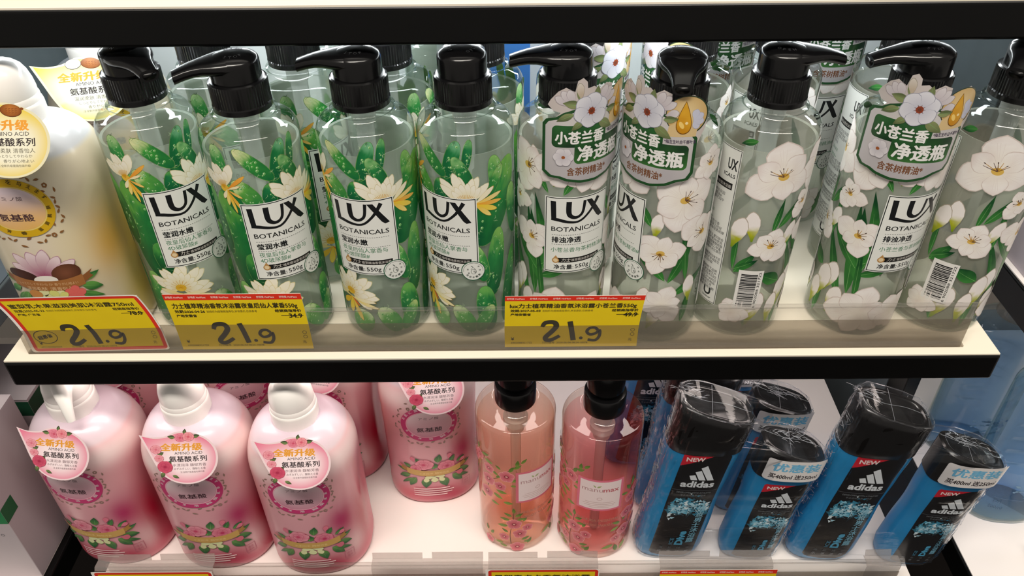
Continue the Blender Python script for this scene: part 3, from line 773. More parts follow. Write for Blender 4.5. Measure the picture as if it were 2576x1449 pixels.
FLOWER = [
    (.0500, .0605, 15, -90, 'clear white-flower bottle with promo tag at the left of the group, spout pointing left', 23),
    (.1262, .0510, -74.5, -9, 'clear white-flower bottle with its nozzle facing forward and oil drop tag in full view', -40),
    (.1975, .0587, 132.5, 92, 'clear white-flower bottle showing its barcode and long back label, spout pointing right', None),
    (.2945, .0577, 18.5, -86, 'clear white-flower bottle with promo tag bent at its right edge, spout over the gap', -19),
    (.3690, .0610, 101, -42, 'clear white-flower bottle at the right end of the rail, barcode facing forward', None),
    (.0655, .1365, 60, 180, 'clear white-flower bottle in the second row, oil drop tag above the left promo tags', 38),
    (.1515, .1400, -60, 180, 'clear white-flower bottle in the second row with tag turned to the left', -62),
    (.2245, .1470, 150, 180, 'clear white-flower bottle in the second row with plain shoulder behind the barcode bottle', None),
    (.3217, .1416, 120, 180, 'clear white-flower bottle in the second row at the right, spout hidden under the shelf', None),
    (.1890, .2200, -20, 180, 'clear white-flower bottle in the third row, green tag between two shoulders', 5),
    (.2850, .2240, -5, 180, 'clear white-flower bottle in the third row, tag and label seen through the gap', 2),
]
for x, y, az, phi, l, tg in FLOWER: place_pump('freesia', x, y, az, phi, l, tg)

# ------------------------------------------------------------------ shelves and display rack
LZ = -.2645; TZ = .2645; TH = .0273
def shelf_board(label, y0, z, wd):
    t = thing('shelf_board', label, 'shelf', (0, y0, z))
    D = .3195-y0
    MB().box(-wd, wd, 0, D, -TH, -.0012, .0025).build('black_edge_band', M['black_edge'], t, False)
    MB().box(-wd+.0012, wd-.0012, .0012, D, -.002, 0., .0004).build('white_top', M['cream' if z > LZ+.01 else 'floor_white'], t)
    m = MB()
    for yy in ((.100, .24) if z > .1 else (.034, .20)): m.box(-.375, .375, yy-y0-.012, yy-y0+.012, -TH-.0012, -TH+.001)
    m.build('lamp_housing', M['grey_metal'], t)
    return t
shelf_board('black edged white shelf board along the top edge, cut off by the frame', .0497, TZ, .4345)
shelf_board('black edged white shelf board in the middle, carrying the clear pump bottles', 0., 0., .40)
shelf_board('black edged white shelf board at the bottom, carrying pink bottles and blue twin packs', -.052, LZ, .395)
rack = thing('display_rack', 'dark display rack with white backboard and black uprights behind the shelves', 'rack', (0, .32, -1.1))
def rp(name, mat, *b): return MB().box(b[0], b[1], b[2]-.32, b[3]-.32, b[4]+1.1, b[5]+1.1, .001).build(name, mat, rack)
rp('back_panel', M['back_white'], -.437, .437, .32, .33, LZ-.3, .75)
for sx in (-1, 1):
    a_, b_ = sorted((sx*.437, sx*.452))
    rp('upright', M['black_edge'], a_, b_, .153, .185, -1.1, .75)
    rp('side_panel', M['grey_metal'], a_, b_, .186, .332, -1.1, .75)
fl = MB().box(-2.5, 2.5, -2.5, 2.5, -1.12, -1.1).build('floor', M['dark']); fl['kind'] = 'structure'
wb = MB().box(-2.5, 2.5, .80, .85, -1.1, 2.6).build('wall_back', plain('wall_paint', '#8d8781', .8, .2, var=.05)); wb['kind'] = 'structure'

def rail(label, x0, x1, y, z):
    t = thing('price_rail', label, 'price rail', ((x0+x1)/2, y, z))
    h = (x1-x0)/2
    m = MB()
    prof = [(.0030, 0.), (.0044, .0), (.0044, .040), (.0040, .0418), (.0026, .0425), (.0012, .0420), (.0008, .0405), (.0012, .0392), (.0024, .0396), (.0030, .0388)]
    m.loft([[(x, p[0], p[1]) for p in prof] for x in (-h, h)]); m.build('back_wall', M['rail'], t)
    m = MB(); prof = [(-.0016, 0.), (-.0006, 0.), (-.0006, .029), (-.0016, .0296)]
    m.loft([[(x, p[0], p[1]) for p in prof] for x in (-h, h-.003)]); m.build('front_flap', M['flap'], t)
    m = MB().box(-h, h, -.0016, .0044, 0., .0016, .0003); m.build('foot_strip', M['flap'], t)
    return t
rail('clear plastic price rail standing on the front of the middle shelf', -.382, .3725, .0107, .0002)
rail('clear plastic price rail on the front of the bottom shelf, cut off by the frame', -.372, .372, -.0420, LZ+.0002)

# ------------------------------------------------------------------ price cards
def card_map(w_, h, lean, curl, skew=0., wave=.0):
    def f(u, v):
        t = max(0., v-.018)/(h-.018)
        y = -lean*t-curl*t*t+wave*math.sin(u*70+1)*t
        return (u+skew*t, y, v), (0., -1., .05)
    return f
def strike_price(a, u, v, s, size=.62):
    a.text(s, u, v, size, '#2c2718', 'R', .03); w_ = .62*len(s)*size
    a.rect(u-w_-.1, v+size*.32, u+.08, v+size*.4, '#2c2718')
def hand_price(a, u, v, k):
    ink = '#3a362a'
    P = lambda q: [(u+x*k, v+(y-.2)*k*1.22) for x, y in q]
    a.stroke(P([(-.05, 1.35), (.2, 1.75), (.85, 1.78), (1.05, 1.4), (.75, .95), (.25, .45), (.3, .2), (.7, .2), (1.35, .55)]), [.3*k, .42*k, .45*k, .45*k, .42*k, .42*k, .4*k, .36*k, .3*k], ink, 6)
    a.stroke(P([(2.1, 1.85), (2.25, 1.2), (2.45, .15)]), [.42*k, .42*k, .42*k], ink, 4)
    a.ell(u+3.05*k, v+.18*k, .15*k, .15*k, ink)
    a.stroke(P([(4.35, 1.05), (4.1, 1.25), (3.7, 1.2), (3.5, .9), (3.75, .65), (4.2, .75), (4.5, 1.0), (4.5, .5), (4.2, .15), (3.6, .2)]), [.26*k]*10, ink, 5)
def price_card(label, x, y, z, w_, h, kind, title, date, origin, old, code, lean, curl, skew=0., rot=0.):
    t = thing('price_card', label, 'price card', (x, y, z), 0., 'yellow price cards')
    t.rotation_euler = (0, rot, 0)
    a = Art(.5, .45); W2 = w_*50; H = h*100
    Y0, Y1 = '#d7b916', '#e3c81c'
    if kind == 'band':
        a.rect(-W2, 0, W2, H, shade(Y0, Y1, 0, H, .25, .9)); a.rect(-W2, H-.62, W2, H, '#d8301f')
        for i in range(6): 
            uu = -W2+.15+i*(2*W2-.1)/6; a.text('好特卖 HotMaxx', uu, H-.42, .26, '#f4d9d0', 'L', .015, width=1.35)
        i0, i1, top = -W2+.3, W2-.2, H-.62
    else:
        a.rect(-W2-.25, -.1, W2+.1, H+.12, '#eee9e2', .25); a.rect(-W2, 0, W2, H, '#d53322', .3); a.rect(-W2+.3, .32, W2-.3, H-.32, shade(Y0, Y1, 0, H, .25, .9))
        i0, i1, top = -W2+.45, W2-.45, H-.42
    ink = '#3a3319'
    a.text(title, i0+.1, top-.85, .6, ink, 'L', .03, width=(i1-i0)*.96)
    a.text(date, i0+.15, top-1.35, .34, ink, 'L', .03); a.text(origin, i0+.15, top-1.8, .32, ink, 'L', .03)
    a.text('划线价为经销商指导价,并非原价,仅供参考', i0+2.6, top-1.33, .26, '#6d6125', 'L', .0, width=3.9); a.text('经销商指导价', i1-.1, top-1.33, .34, ink, 'R', .03)
    strike_price(a, i1-.1, top-1.95, old)
    a.text('¥', i0+.2, .72, .42, ink, 'L', .02); a.text(code, i0+.2, .36, .26, '#6d6125', 'L'); a.text('打印编号  2024-06-04 08:24-10078', i0+2.7, .36, .25, '#6d6125', 'L'); a.text('元', i1-.25, .62, .32, ink, 'R')
    a.ring(i1-.25, 1.75, .17, .17, .03, ink, 16); a.ring(i1-.25, 1.3, .17, .17, .03, ink, 16)
    if kind == 'border':
        a.ring(i0+.95, 1.55, .95, .72, .06, ink); a.text('超惠省', i0+.95, 1.4, .42, ink, 'C', .03, rot=.25)
    hand_price(a, i0+(i1-i0)*.27, .75, 1.0)
    a.build('printed_face', card_map(w_, h, lean, curl, skew), M['paper'], t, base=2e-4)
    b = MB(); vs = []; n = 14; mp = card_map(w_, h, lean, curl, skew)
    ex = .0025 if kind == 'border' else 0.; rings = []
    for i in range(n+1):
        v = h*i/n; pl = mp(-w_/2-ex, v)[0]; pr = mp(w_/2+.4*ex, v)[0]
        rings.append([pl, pr, (pr[0], pr[1]+.0003, pr[2]), (pl[0], pl[1]+.0003, pl[2])])
    b.loft(rings); b.build('paper_backing', plain('card_paper', '#e9e4da', .7, .2), t)
    return t
price_card('yellow price card with a thick red border below the white lotion bottle', -.3215, .0098, .0035, .108, .0625, 'border', '蜜梨乳木果滋润美肌沐浴露750ml', '效期:2025-05-22', '产地: 广东省', '78.0', '6921004863004', .004, .006, -.003, R_(-1.2))
price_card('yellow price card with red top strip below the cactus bottles', -.2031, .0098, .0035, .1052, .0592, 'band', '力士植萃精油香氛沐浴露夜皇后仙人掌香550g', '效期:2026-04-26', '产地安徽省', '34.9', '6902088321739', .0015, .002)
price_card('yellow price card with red top strip below the white-flower bottles', .0563, .0098, .0035, .1058, .0592, 'band', 'lux力士植萃精油香氛沐浴露小苍兰香550g', '效期:2027-05-03', '产地安徽省', '49.9', '6902088321722', .004, .005, .001)

def holder(label, x0, x1, z0=.0, torn=False):
    """clear clip-on holder riding on the bottom rail"""
    t = thing('price_holder', label, 'price holder', ((x0+x1)/2, -.0500, LZ)); h = (x1-x0)/2
    MB().box(-h, h, .0034, .0044, .004, .0432, .0003).build('front_plate', M['rail'], t)
    m = MB()
    m.loft([[(x, .0040, .0425), (x, .0062, .0455), (x, .0138, .0448), (x, .0145, .0438), (x, .0066, .0444), (x, .0048, .0420)] for x in (-h, h)])
    m.build('hook_bar', M['clip'], t)
    for a_, b_ in (((-h, -.005), (.004, h)) if not torn else ((-h*.9, h*.6),)):
        m = MB(); m.loft([[(x, .0138, .0446), (x, .0162, .0500+.0008*(x > 0)), (x, .0168, .0496+.0008*(x > 0)), (x, .0146, .0438)] for x in (a_, b_)])
        m.build('tab', M['clip'], t)
    return t
holder('clear plastic holder over a red bordered card at the bottom left', -.3796, -.2700)
holder('empty clear plastic holder on the bottom rail beside the pink bottles', -.1230, -.0198)
holder('clear plastic holder over a red bordered card below the peach bottle', -.0149, .0868)
holder('clear plastic holder over a red strip card below the blue twin pack', .1440, .2483)
holder('torn clear plastic holder at the right end of the bottom rail', .3344, .3659, torn=True)
def low_card(label, x0, x1, kind, title, old): return price_card(label, (x0+x1)/2, -.0482, LZ+.003, x1-x0, .0405 if kind == 'border' else .0385, kind, title, '效期:2026-03-11', '产地: 广东省', old, '6921004863011', 0., 0.)
low_card('yellow price card with red border in the bottom left holder', -.3796, -.2712, 'border', '蜜梨玫瑰香氛美肌沐浴露750ml', '78.0')
low_card('yellow price card with red border in the holder below the peach bottle', -.0149, .0868, 'border', '曼努麦卢卡香氛沐浴露', '59.0')
low_card('yellow price card with red strip in the holder below the blue twin pack', .1440, .2520, 'band', '阿迪达斯男士冰点沐浴露400ml+250ml', '69.9')

# ------------------------------------------------------------------ milky lotion bottles
LA, LB, LN = .0485, .0455, 2.35
def sup(a, b, n, th):
    """superellipse point, th measured from -Y towards +X"""
    s_, c_ = math.sin(th), math.cos(th)
    return (a*math.copysign(abs(s_)**(2/n), s_), -b*math.copysign(abs(c_)**(2/n), c_))
def lotion_rings():
    pr = [(.90, 0.), (.955, .0012), (.985, .004), (1., .009)]+[(1., .009+.0128*i) for i in range(1, 11)]
    for i in range(1, 15):
        t = PI/2*i/14; k = .50+.50*math.cos(t); pr.append((k, .137+.0425*math.sin(t)**1.05))
    pr += [(.455, .1800), (.43, .1805), (.425, .1835)]
    return pr
def lotion_map(u, v):
    """front face of the bottle; u is arc length from the middle, v height"""
    n = LN; th = u/LA*1.0
    k = 1.
    for (k0, z0), (k1, z1) in zip(LPROF, LPROF[1:]):
        if z0 <= v <= z1: k = k0+(k1-k0)*(v-z0)/max(1e-9, z1-z0); break
    x, y = sup(LA*k, LB*k, n, th); x2, y2 = sup(LA*k, LB*k, n, th+.01)
    t = Vector((x2-x, y2-y, 0)).normalized(); nn = Vector((t.y*-1, t.x, 0)); nn = -nn if nn.dot(Vector((x, y, 0))) < 0 else nn
    return (x, y, v), tuple(nn)
LPROF = lotion_rings()
def lotion_body(name, t, colf):
    seg = 112; vs = []; fs = []; cols = []
    dense = []
    for (k0, z0), (k1, z1) in zip(LPROF, LPROF[1:]):
        m = max(1, int((z1-z0)/.0035))
        for i in range(m): dense.append((k0+(k1-k0)*i/m, z0+(z1-z0)*i/m))
    dense.append(LPROF[-1])
    for k, z in dense:
        n_ = LN-(LN-2)*max(0, (1-k))*1.6; n_ = max(2., n_)
        for j in range(seg):
            th = -PI+2*PI*j/seg; x, y = sup(LA*k, LB*k, n_, th)
            # shallow grip hollow on both flanks
            g = math.exp(-((abs(th)-PI/2)/.22)**2)*math.exp(-((z-.075)/.05)**4); x *= 1-.05*g
            vs.append((x, y, z)); cols.append((*colf(math.degrees(th), z), 1.))
    n = len(dense)
    for i in range(n-1):
        for j in range(seg):
            k = (j+1) % seg; fs.append((i*seg+j, i*seg+k, (i+1)*seg+k, (i+1)*seg+j))
    fs.append(tuple(range(seg))[::-1]); fs.append(tuple((n-1)*seg+j for j in range(seg)))
    me = pydata(vs, fs, name); at = me.color_attributes.new('Col', 'FLOAT_COLOR', 'POINT')
    at.data.foreach_set('color', [x for c in cols for x in c])
    return link(name, me, M['milk'], t, True)
def blobs(base, top, lst):
    B, T = lin(base), lin(top); L = [(a, z, sa, sz, lin(c), k) for a, z, sa, sz, c, k in lst]
    def f(a, z):
        c = mixc(B, T, (z-.163)/.003)
        for a0, z0, sa, sz, cc, k in L:
            d = abs((a-a0+180) % 360-180); c = mixc(c, cc, k*math.exp(-(d/sa)**2-((z-z0)/sz)**2))
        return c
    return f
PINK = blobs('#d998a4', '#cdbcc8', [(0, .152, 400, .015, '#f0e2df', .9), (0, .085, 70, .05, '#e3aab0', .6), (37, .078, 20, .022, '#a81f5a', .95), (72, .060, 23, .048, '#ad0c34', 1.), (-100, .06, 30, .06, '#e0506a', .8), (170, .08, 60, .07, '#e2405a', .8), (20, .013, 38, .018, '#a3083e', 1.), (-35, .014, 36, .014, '#c84a5c', .85), (100, .012, 60, .02, '#c8284f', .8), (10, .125, 60, .022, '#f0b4b8', .7), (-75, .12, 30, .03, '#f0a59a', .6), (48, .035, 16, .018, '#eecfd0', .6)])
YEL = blobs('#cdc4b0', '#bcc0c6', [(66, .092, 26, .026, '#cf930c', 1.), (98, .085, 30, .05, '#d2a41c', .85), (90, .03, 26, .03, '#d8b022', .7), (20, .1, 50, .03, '#f1e2b4', .5), (-90, .05, 40, .06, '#e6cf86', .4), (0, .11, 18, .03, '#f0e2e6', .3)])
def rose(a, u, v, r, c0='#eaa0ae', c1='#c9486c', line='#a8324f'):
    a.ell(u, v, r, r*.92, line, 0, 16); a.ell(u, v, r*.95, r*.87, c0, 0, 16)
    for i in range(7):
        th = 2*PI*i/7+r*9; a.petal(u+r*.25*math.cos(th), v+r*.25*math.sin(th), r*.72, r*.8, th, radial(c1, c0, u, v, r*1.05), line)
    for i in range(4):
        th = 2*PI*i/4+.5; a.petal(u, v, r*.55, r*.55, th, radial(c1, c0, u, v, r*.7), line)
    a.ell(u, v, r*.2, r*.18, c1, 0, 10)
def wreath(a, v0, rx, ry, col):
    for i in range(44):
        th = 2*PI*i/44+.05
        if math.sin(th) > .93: continue
        k = 1.+.14*((i*7) % 3-1)*.6; u, v = rx*k*math.cos(th), v0+ry*k*math.sin(th)
        if i % 11 == 4:
            for q in range(5): a.ell(u+.13*math.cos(q*1.257), v+.13*math.sin(q*1.257), .07, .1, col, q*1.257, 8)
        else: a.leaf(u-.12, v, .42, .17, th+PI/2+(.7 if i % 2 else -.5), col, .3, 5)
def ribbon(a, u0, u1, v, dip, h, c0, c1):
    n = 16; vs = []; fs = []
    for i in range(n+1):
        t = i/n; u = u0+(u1-u0)*t; d = -dip*math.sin(PI*t); vs += [(u, v+d), (u, v+d+h)]
        if i: k = 2*i; fs.append((k-2, k, k+1, k-1))
    for sx, uu in ((-1, u0), (1, u1)):
        a.poly([(uu-sx*.25, v+.1), (uu+sx*.75, v+.55), (uu+sx*.55, v+.85), (uu+sx*.85, v+1.2), (uu-sx*.1, v+.75)], c1)
    a.raw(vs, fs, c0)
def lotion_art(kind):
    a = Art(.3, .5)
    pk = kind == 'pink'
    ringc, wr, inn0, inn1 = ('#c93f76', '#9a7f73', '#cc7f98', '#f0dfe2') if pk else ('#d6ad1f', '#8a5f36', '#e6b45c', '#ecd9e2')
    v0 = 12.3 if pk else 13.3
    wreath(a, v0, 3.05, 2.85, wr)
    a.ell(0, v0, 2.55, 2.35, ringc, n=48); a.ring(0, v0, 2.0, 1.82, .09, '#f0b9c6' if pk else '#e9cf7a', 48)
    a.ell(0, v0, 1.9, 1.72, shade(inn0, inn1, v0-1.7, v0+1.6, .25, .5), n=44)
    dk = '#4a3238'
    a.text('アミノ酸', 0, v0+.72, .38, dk, 'C', .01); a.text('氨基酸', 0, v0-.95, .66, dk, 'C', .02)
    wt = '#f3d3dc' if pk else '#5a4a20'
    for i, ch in enumerate('お肌に潤いを与えます'):
        th = math.radians(158-15*i); a.text(ch, 2.22*math.cos(th), v0+2.02*math.sin(th), .36, wt, 'C', .02, rot=th-PI/2)
    for i, ch in enumerate('香氛沐浴香芳' if pk else '沐浴芳香'):
        th = math.radians(205+22*i); a.text(ch, 2.25*math.cos(th), v0+2.1*math.sin(th), .3, wt, 'C', .02, rot=th+PI/2)
    for i, ch in enumerate('滋润肌肤'):
        th = math.radians(300+20*i); a.text(ch, 2.25*math.cos(th), v0+2.1*math.sin(th), .3, wt, 'C', .02, rot=th+PI/2)
    G, g = ('#5f8a4c', '#2f5f3c') if pk else ('#5f9a4a', '#2c6a33')
    w0 = 5.3 if pk else 6.6
    leaves(a, [(-2.2, w0-.5, 1.6, .7, 200, .2), (-1.6, w0-.9, 1.6, .8, 235, .2), (-.6, w0-1., 1.5, .9, 262, .1), (.6, w0-1., 1.5, .9, 285, -.1), (1.6, w0-.8, 1.7, .9, 312, -.1), (2.2, w0-.4, 1.6, .8, 345, -.1), (2.4, w0+.1, 1.5, .5, 15, .1), (-2.4, w0, 1.5, .4, 168, .1), (1.9, w0-.9, 1.9, .5, 330, .1), (-2.0, w0-1.0, 1.8, .4, 220, 0)], G, g)
    for u, dg in ((-.9, 70), (0, 80), (.15, 0), (-.05, 170), (.6, 100)): a.petal(u*.6, w0-.75, .85, .5, math.radians(dg-170), '#dfe3b0', '#9aa76a')
    if pk:
        leaves(a, [(-.9, w0+1.2, 1.1, .6, 120, 0), (.3, w0+1.4, 1.2, .6, 80, 0), (1.4, w0+1.2, 1.1, .5, 60, 0), (-2., w0+.7, 1.0, .5, 150, 0), (2.1, w0+.9, 1.2, .5, 30, 0), (.0, w0+.5, .9, .7, 90, 0)], G, g)
        rose(a, -.75, w0+1.15, .82); rose(a, 1.1, w0+.7, .85, '#e58ea0', '#b93a60'); rose(a, -1.55, w0+.5, .6, '#e58ea0', '#b93a60')
        for u, v, dg in ((-1.6, w0+1.8, 110), (2.4, w0+1.1, 20), (-2.7, w0+.7, 160), (1.3, w0+2.0, 75)): a.petal(u, v-.2, .75, .5, math.radians(dg), '#d9788c', '#a8405e')
        ribbon(a, -2.5, 2.5, w0-.25, .35, .85, '#c8a05c', '#a97f45')
        a.petal(1.9, w0-.6, .9, .7, math.radians(-20), '#cf6d80', '#a8405e')
        a.text('水漾润泽 馥郁芳香', 0, w0-.3, .3, '#e3c98d', 'C', .01)
    else:
        for dg, L in ((150, 2.2), (125, 2.5), (100, 2.3), (80, 2.5), (55, 2.2), (30, 2.6), (165, 2.0), (15, 1.9)):
            a.petal(.1, w0+.7, L, .75, math.radians(dg), radial('#8f1f58', '#e6d2d6', .1, w0+.7, L*.85), '#b58aa0')
        a.ell(-1.45, w0+.75, 1.15, .58, radial('#4b2a22', '#351c18', -1.4, w0+.9, 1), -.2); a.ell(1.5, w0+.95, 1.05, .8, radial('#7a4a34', '#55301f', 1.4, w0+1., 1), .25)
        a.ell(.05, w0+.35, .7, .45, '#e8e4dc', .1)
        ribbon(a, -2.5, 2.5, w0-.3, .35, .95, '#a06a3c', '#8a5730'); a.text('しっとりしてやわらか 香りが心地よい', 0, w0-.12, .28, '#d9b58c', 'C', .01, width=4.0); a.text('温润柔肤 清香怡人', 0, w0-.58, .36, '#dcbc96', 'C', .01)
        for i in range(5): a.petal(1.55, w0-1.0, .75, .6, math.radians(72*i+10), '#dd6a66', '#b84a4e')
        for i in range(5): a.petal(.35, w0-1.35, .8, .5, math.radians(72*i+40), '#d8dc86', '#a8ae52')
        a.ell(-1.0, w0-1., .5, .4, '#c98c4e')
    # small print at the foot and the little stamp on the right
    lt = '#f6d7da' if pk else '#cdbfa6'
    for i, wd in enumerate((3.2, 3.6, 3.4, 2.9)): a.rect(-2.0, 2.6-.33*i, -2.0+wd, 2.72-.33*i, lt)
    a.frame(2.6, 2.0, 3.7, 3.2, .05, '#b0566f' if pk else '#b59a6a'); a.text('净含', 3.15, 2.66, .32, '#b0566f' if pk else '#b59a6a', 'C', .01); a.text('量升', 3.15, 2.24, .32, '#b0566f' if pk else '#b59a6a', 'C', .01)
    return a
def lotion_tag_art(kind):
    a = Art(.5)
    pk = kind == 'pink'
    out = [(-4.4, 3.0), (-3.2, 2.75), (-1.8, 2.9), (-.6, 3.45), (.8, 3.3), (2.1, 2.6), (2.9, 1.5), (3.15, .2), (2.9, -1.1), (2.2, -2.2), (1.1, -2.85), (-.1, -3.0), (-1.3, -2.7), (-2.3, -1.9), (-3.0, -.6), (-3.7, 1.2)]
    o2, _ = smooth_path(out+[out[0]], 0, 4); o2 = o2[:-1]
    a.poly([(x*1.07, y*1.06) for x, y in o2], '#e8cfd2' if pk else '#d9d3b2')
    A, B, C = (lin('#dd5f86'), lin('#f3dfe2'), lin('#eb9aa6')) if pk else (lin('#d8bb1e'), lin('#e4e1cc'), lin('#e0d27c'))
    def col(x, y):
        d = math.hypot(x-.1, y-.1)/3.2; t = max(0, (d-.55)*1.7)*(1 if (x > 1 or y < -1) else .45)
        return mixc(mixc(B, C, max(0, (y-1.2)*.45)), A, t)
    vs = [(0, 0)]; fs = []; n = len(o2)
    for q in range(1, 7): vs += [(x*q/6, y*q/6) for x, y in o2]
    for i in range(n): fs.append((0, 1+(i+1) % n, 1+i))
    for q in range(5):
        for i in range(n): b = 1+q*n; fs.append((b+i, b+(i+1) % n, b+n+(i+1) % n, b+n+i))
    # outline runs clockwise: flip to face outwards
    a.raw(vs, fs, col)
    ink = '#3c3436'
    a.text('全新升级', -2.5, 1.25, 1.02, '#e09a3a', 'L', .045, width=4.3, shear=.02)
    a.text('AMINO ACID', .35, .68, .52, ink, 'C', 0, width=2.9); a.text('氨基酸系列', .25, -.2, .8, '#2f2629', 'C', .018, width=3.9)
    if pk:
        a.text('水漾润泽 馥郁芳香', .35, -.85, .42, '#6b5058', 'C', 0, width=3.5); a.text('みずみずしい、馥郁たる香', .35, -1.3, .32, '#5a4048', 'C', 0, width=3.3); a.text('注:全新升级是指包装升级', .6, -1.7, .26, '#5a4048', 'C', 0, width=2.5)
        leaves(a, [(-.9, 2.9, .8, .5, 170, 0), (.9, 2.9, .8, .5, 15, 0), (.1, 3.3, .7, .4, 80, 0), (-2.9, .6, .8, .5, 30, 0), (-1.9, -.7, .7, .5, 60, 0), (-2.4, -1.6, .8, .5, 250, 0), (-1.5, -2., .8, .4, 330, 0)], '#6d7a48', '#39452c')
        rose(a, -.35, 2.85, .58, '#e58ea0', '#c24a63'); rose(a, .5, 2.95, .62, '#eda2a8', '#cf5a6c'); rose(a, -3.0, 1.35, .6, '#e9a3ac', '#cd6a7c'); rose(a, -2.75, .2, .5, '#e9a3ac', '#cd6a7c'); rose(a, -2.2, -.9, .82, '#cf5570', '#a02848')
    else:
        a.text('温润柔肤 清香怡人', .35, -.85, .46, '#5f5a4a', 'C', 0, width=3.6); a.text('しっとりしてやわらか', .4, -1.3, .34, '#5f5a4a', 'C', 0, width=3.0); a.text('香りが心地よい', .8, -1.75, .34, '#5f5a4a', 'C', 0, width=2.4); a.text('注:全新升级是指包装升级', .4, -2.15, .26, '#5f5a4a', 'C', 0, width=2.6)
        a.ell(-.95, 3.0, .72, .55, '#4a4038', .2); a.ell(-.95, 3.02, .68, .5, radial('#f4f2ec', '#c9c2b4', -1., 3.1, .7), .2)
        a.ell(.55, 2.95, .86, .58, '#5a3015', -.15); a.ell(.55, 2.97, .82, .54, radial('#b87433', '#7e4419', .6, 3.1, .8), -.15); a.ell(1.4, 3.1, .16, .12, '#7e4419')
        for i in range(12): a.ell(.2+.25*(i % 4), 2.75+.18*(i//4), .12, .05, '#8a4d20', .3, 8)
    return a
def lotion_tag_map(u, v):
    # sheet leaning on the shoulder, slightly bowed around it
    u *= .81; v = (v+.030)*.69
    return (u+.009, -.0590+.48*v+1.3*u*u, .152+.87*v), (u*-2.5, -.86, .48)
def lotion_pump(t, phi):
    c = MB().lathe([(.0196, .1795), (.0207, .1800), (.0207, .1925), (.0203, .1945), (.0198, .1950), (.0197, .1985), (.0190, .2000)], 56).build('collar', M['white_pump'], t, True, 40)
    h = MB().lathe([(.0190, .1995), (.0192, .2030), (.0186, .2090), (.0172, .2150), (.0150, .2195), (.0115, .2228), (.006, .2244), (0, .2248)], 48, cap1=False)
    h.tube([(0, -.002, .2140), (0, -.014, .2145), (0, -.022, .2125), (0, -.0275, .2070), (0, -.0320, .2005), (0, -.0352, .1935)], [(.0105, .0090), (.0090, .0078), (.0070, .0062), (.0054, .0050), (.0043, .0041), (.0034, .0032)], 20)
    hd = h.build('pump_head', M['white_pump'], t, True, 50)
    for o in (c, hd): o.rotation_euler = (0, 0, phi)
    return c, hd
LOT = {}
def lotion(kind, x, y, z, az, phi, label, shift=None):
    if kind not in LOT:
        t = thing('lotion_bottle', '', 'bottle')
        b = lotion_body('bottle_body', t, PINK if kind == 'pink' else YEL)
        lotion_art(kind).build('printed_artwork', lotion_map, M['print'], t, base=2.5e-4)
        cp = lotion_pump(t, 0)
        k, up = (1.06, .016) if kind == 'white' else (1., 0.)
        tg = lotion_tag_art(kind).build('promo_tag', lambda u, v: (lambda p, n: ((p[0], p[1], p[2]+up), n))(*lotion_tag_map(u*k, (v+.03)*k-.03)), M['gloss_print'], t)
        LOT[kind] = (t, list(t.children)); o = t
        kids = list(t.children)
    else:
        src, ch = LOT[kind]; o = src.copy(); COL.objects.link(o); kids = [copy_tree(c, o) for c in ch]
    o.location = (x, y, z); o.rotation_euler = (0, 0, R_(az))
    tag(o, label, 'bottle', 'pink pump bottles with rose print' if kind == 'pink' else 'white pump bottles with nut print')
    for k in kids:
        n = k.name.split('.')[0]
        if n == 'promo_tag' and shift: k.location = shift
        if n in ('collar', 'pump_head'): k.rotation_euler = (0, 0, R_(phi-az))
    return o
lotion('white', -.3450, .0620, 0, -1, 200, 'white and yellow lotion bottle at the left end of the middle shelf', (.010, 0, 0))
lotion('white', -.3350, .1760, 0, 14, 200, 'white lotion bottle behind, its yellow promo tag showing below the top shelf', (-.010, 0, -.015))
lotion('pink', -.3841, .0330, LZ, -6, 26, 'pink lotion bottle at the left end, white spout drooping towards the front')
lotion('pink', -.2803, .0270, LZ, 2, 160, 'pink lotion bottle in the middle of the three front pink ones')
lotion('pink', -.1828, .0200, LZ, 2, -140, 'pink lotion bottle at the right of the three front pink ones, spout up left')
lotion('pink', -.0770, .1040, LZ, 6, 180, 'pink lotion bottle standing back alone, rose garland facing straight ahead')
lotion('pink', -.1790, .1330, LZ, -12, 180, 'pink lotion bottle in the second row, promo tag behind the right front bottle')
lotion('pink', -.2840, .1460, LZ, 24, 180, 'pink lotion bottle in the second row, deep red side between two front bottles')
lotion('pink', -.3870, .1420, LZ, -10, 180, 'pink lotion bottle in the second row, ring label behind the left front bottle')

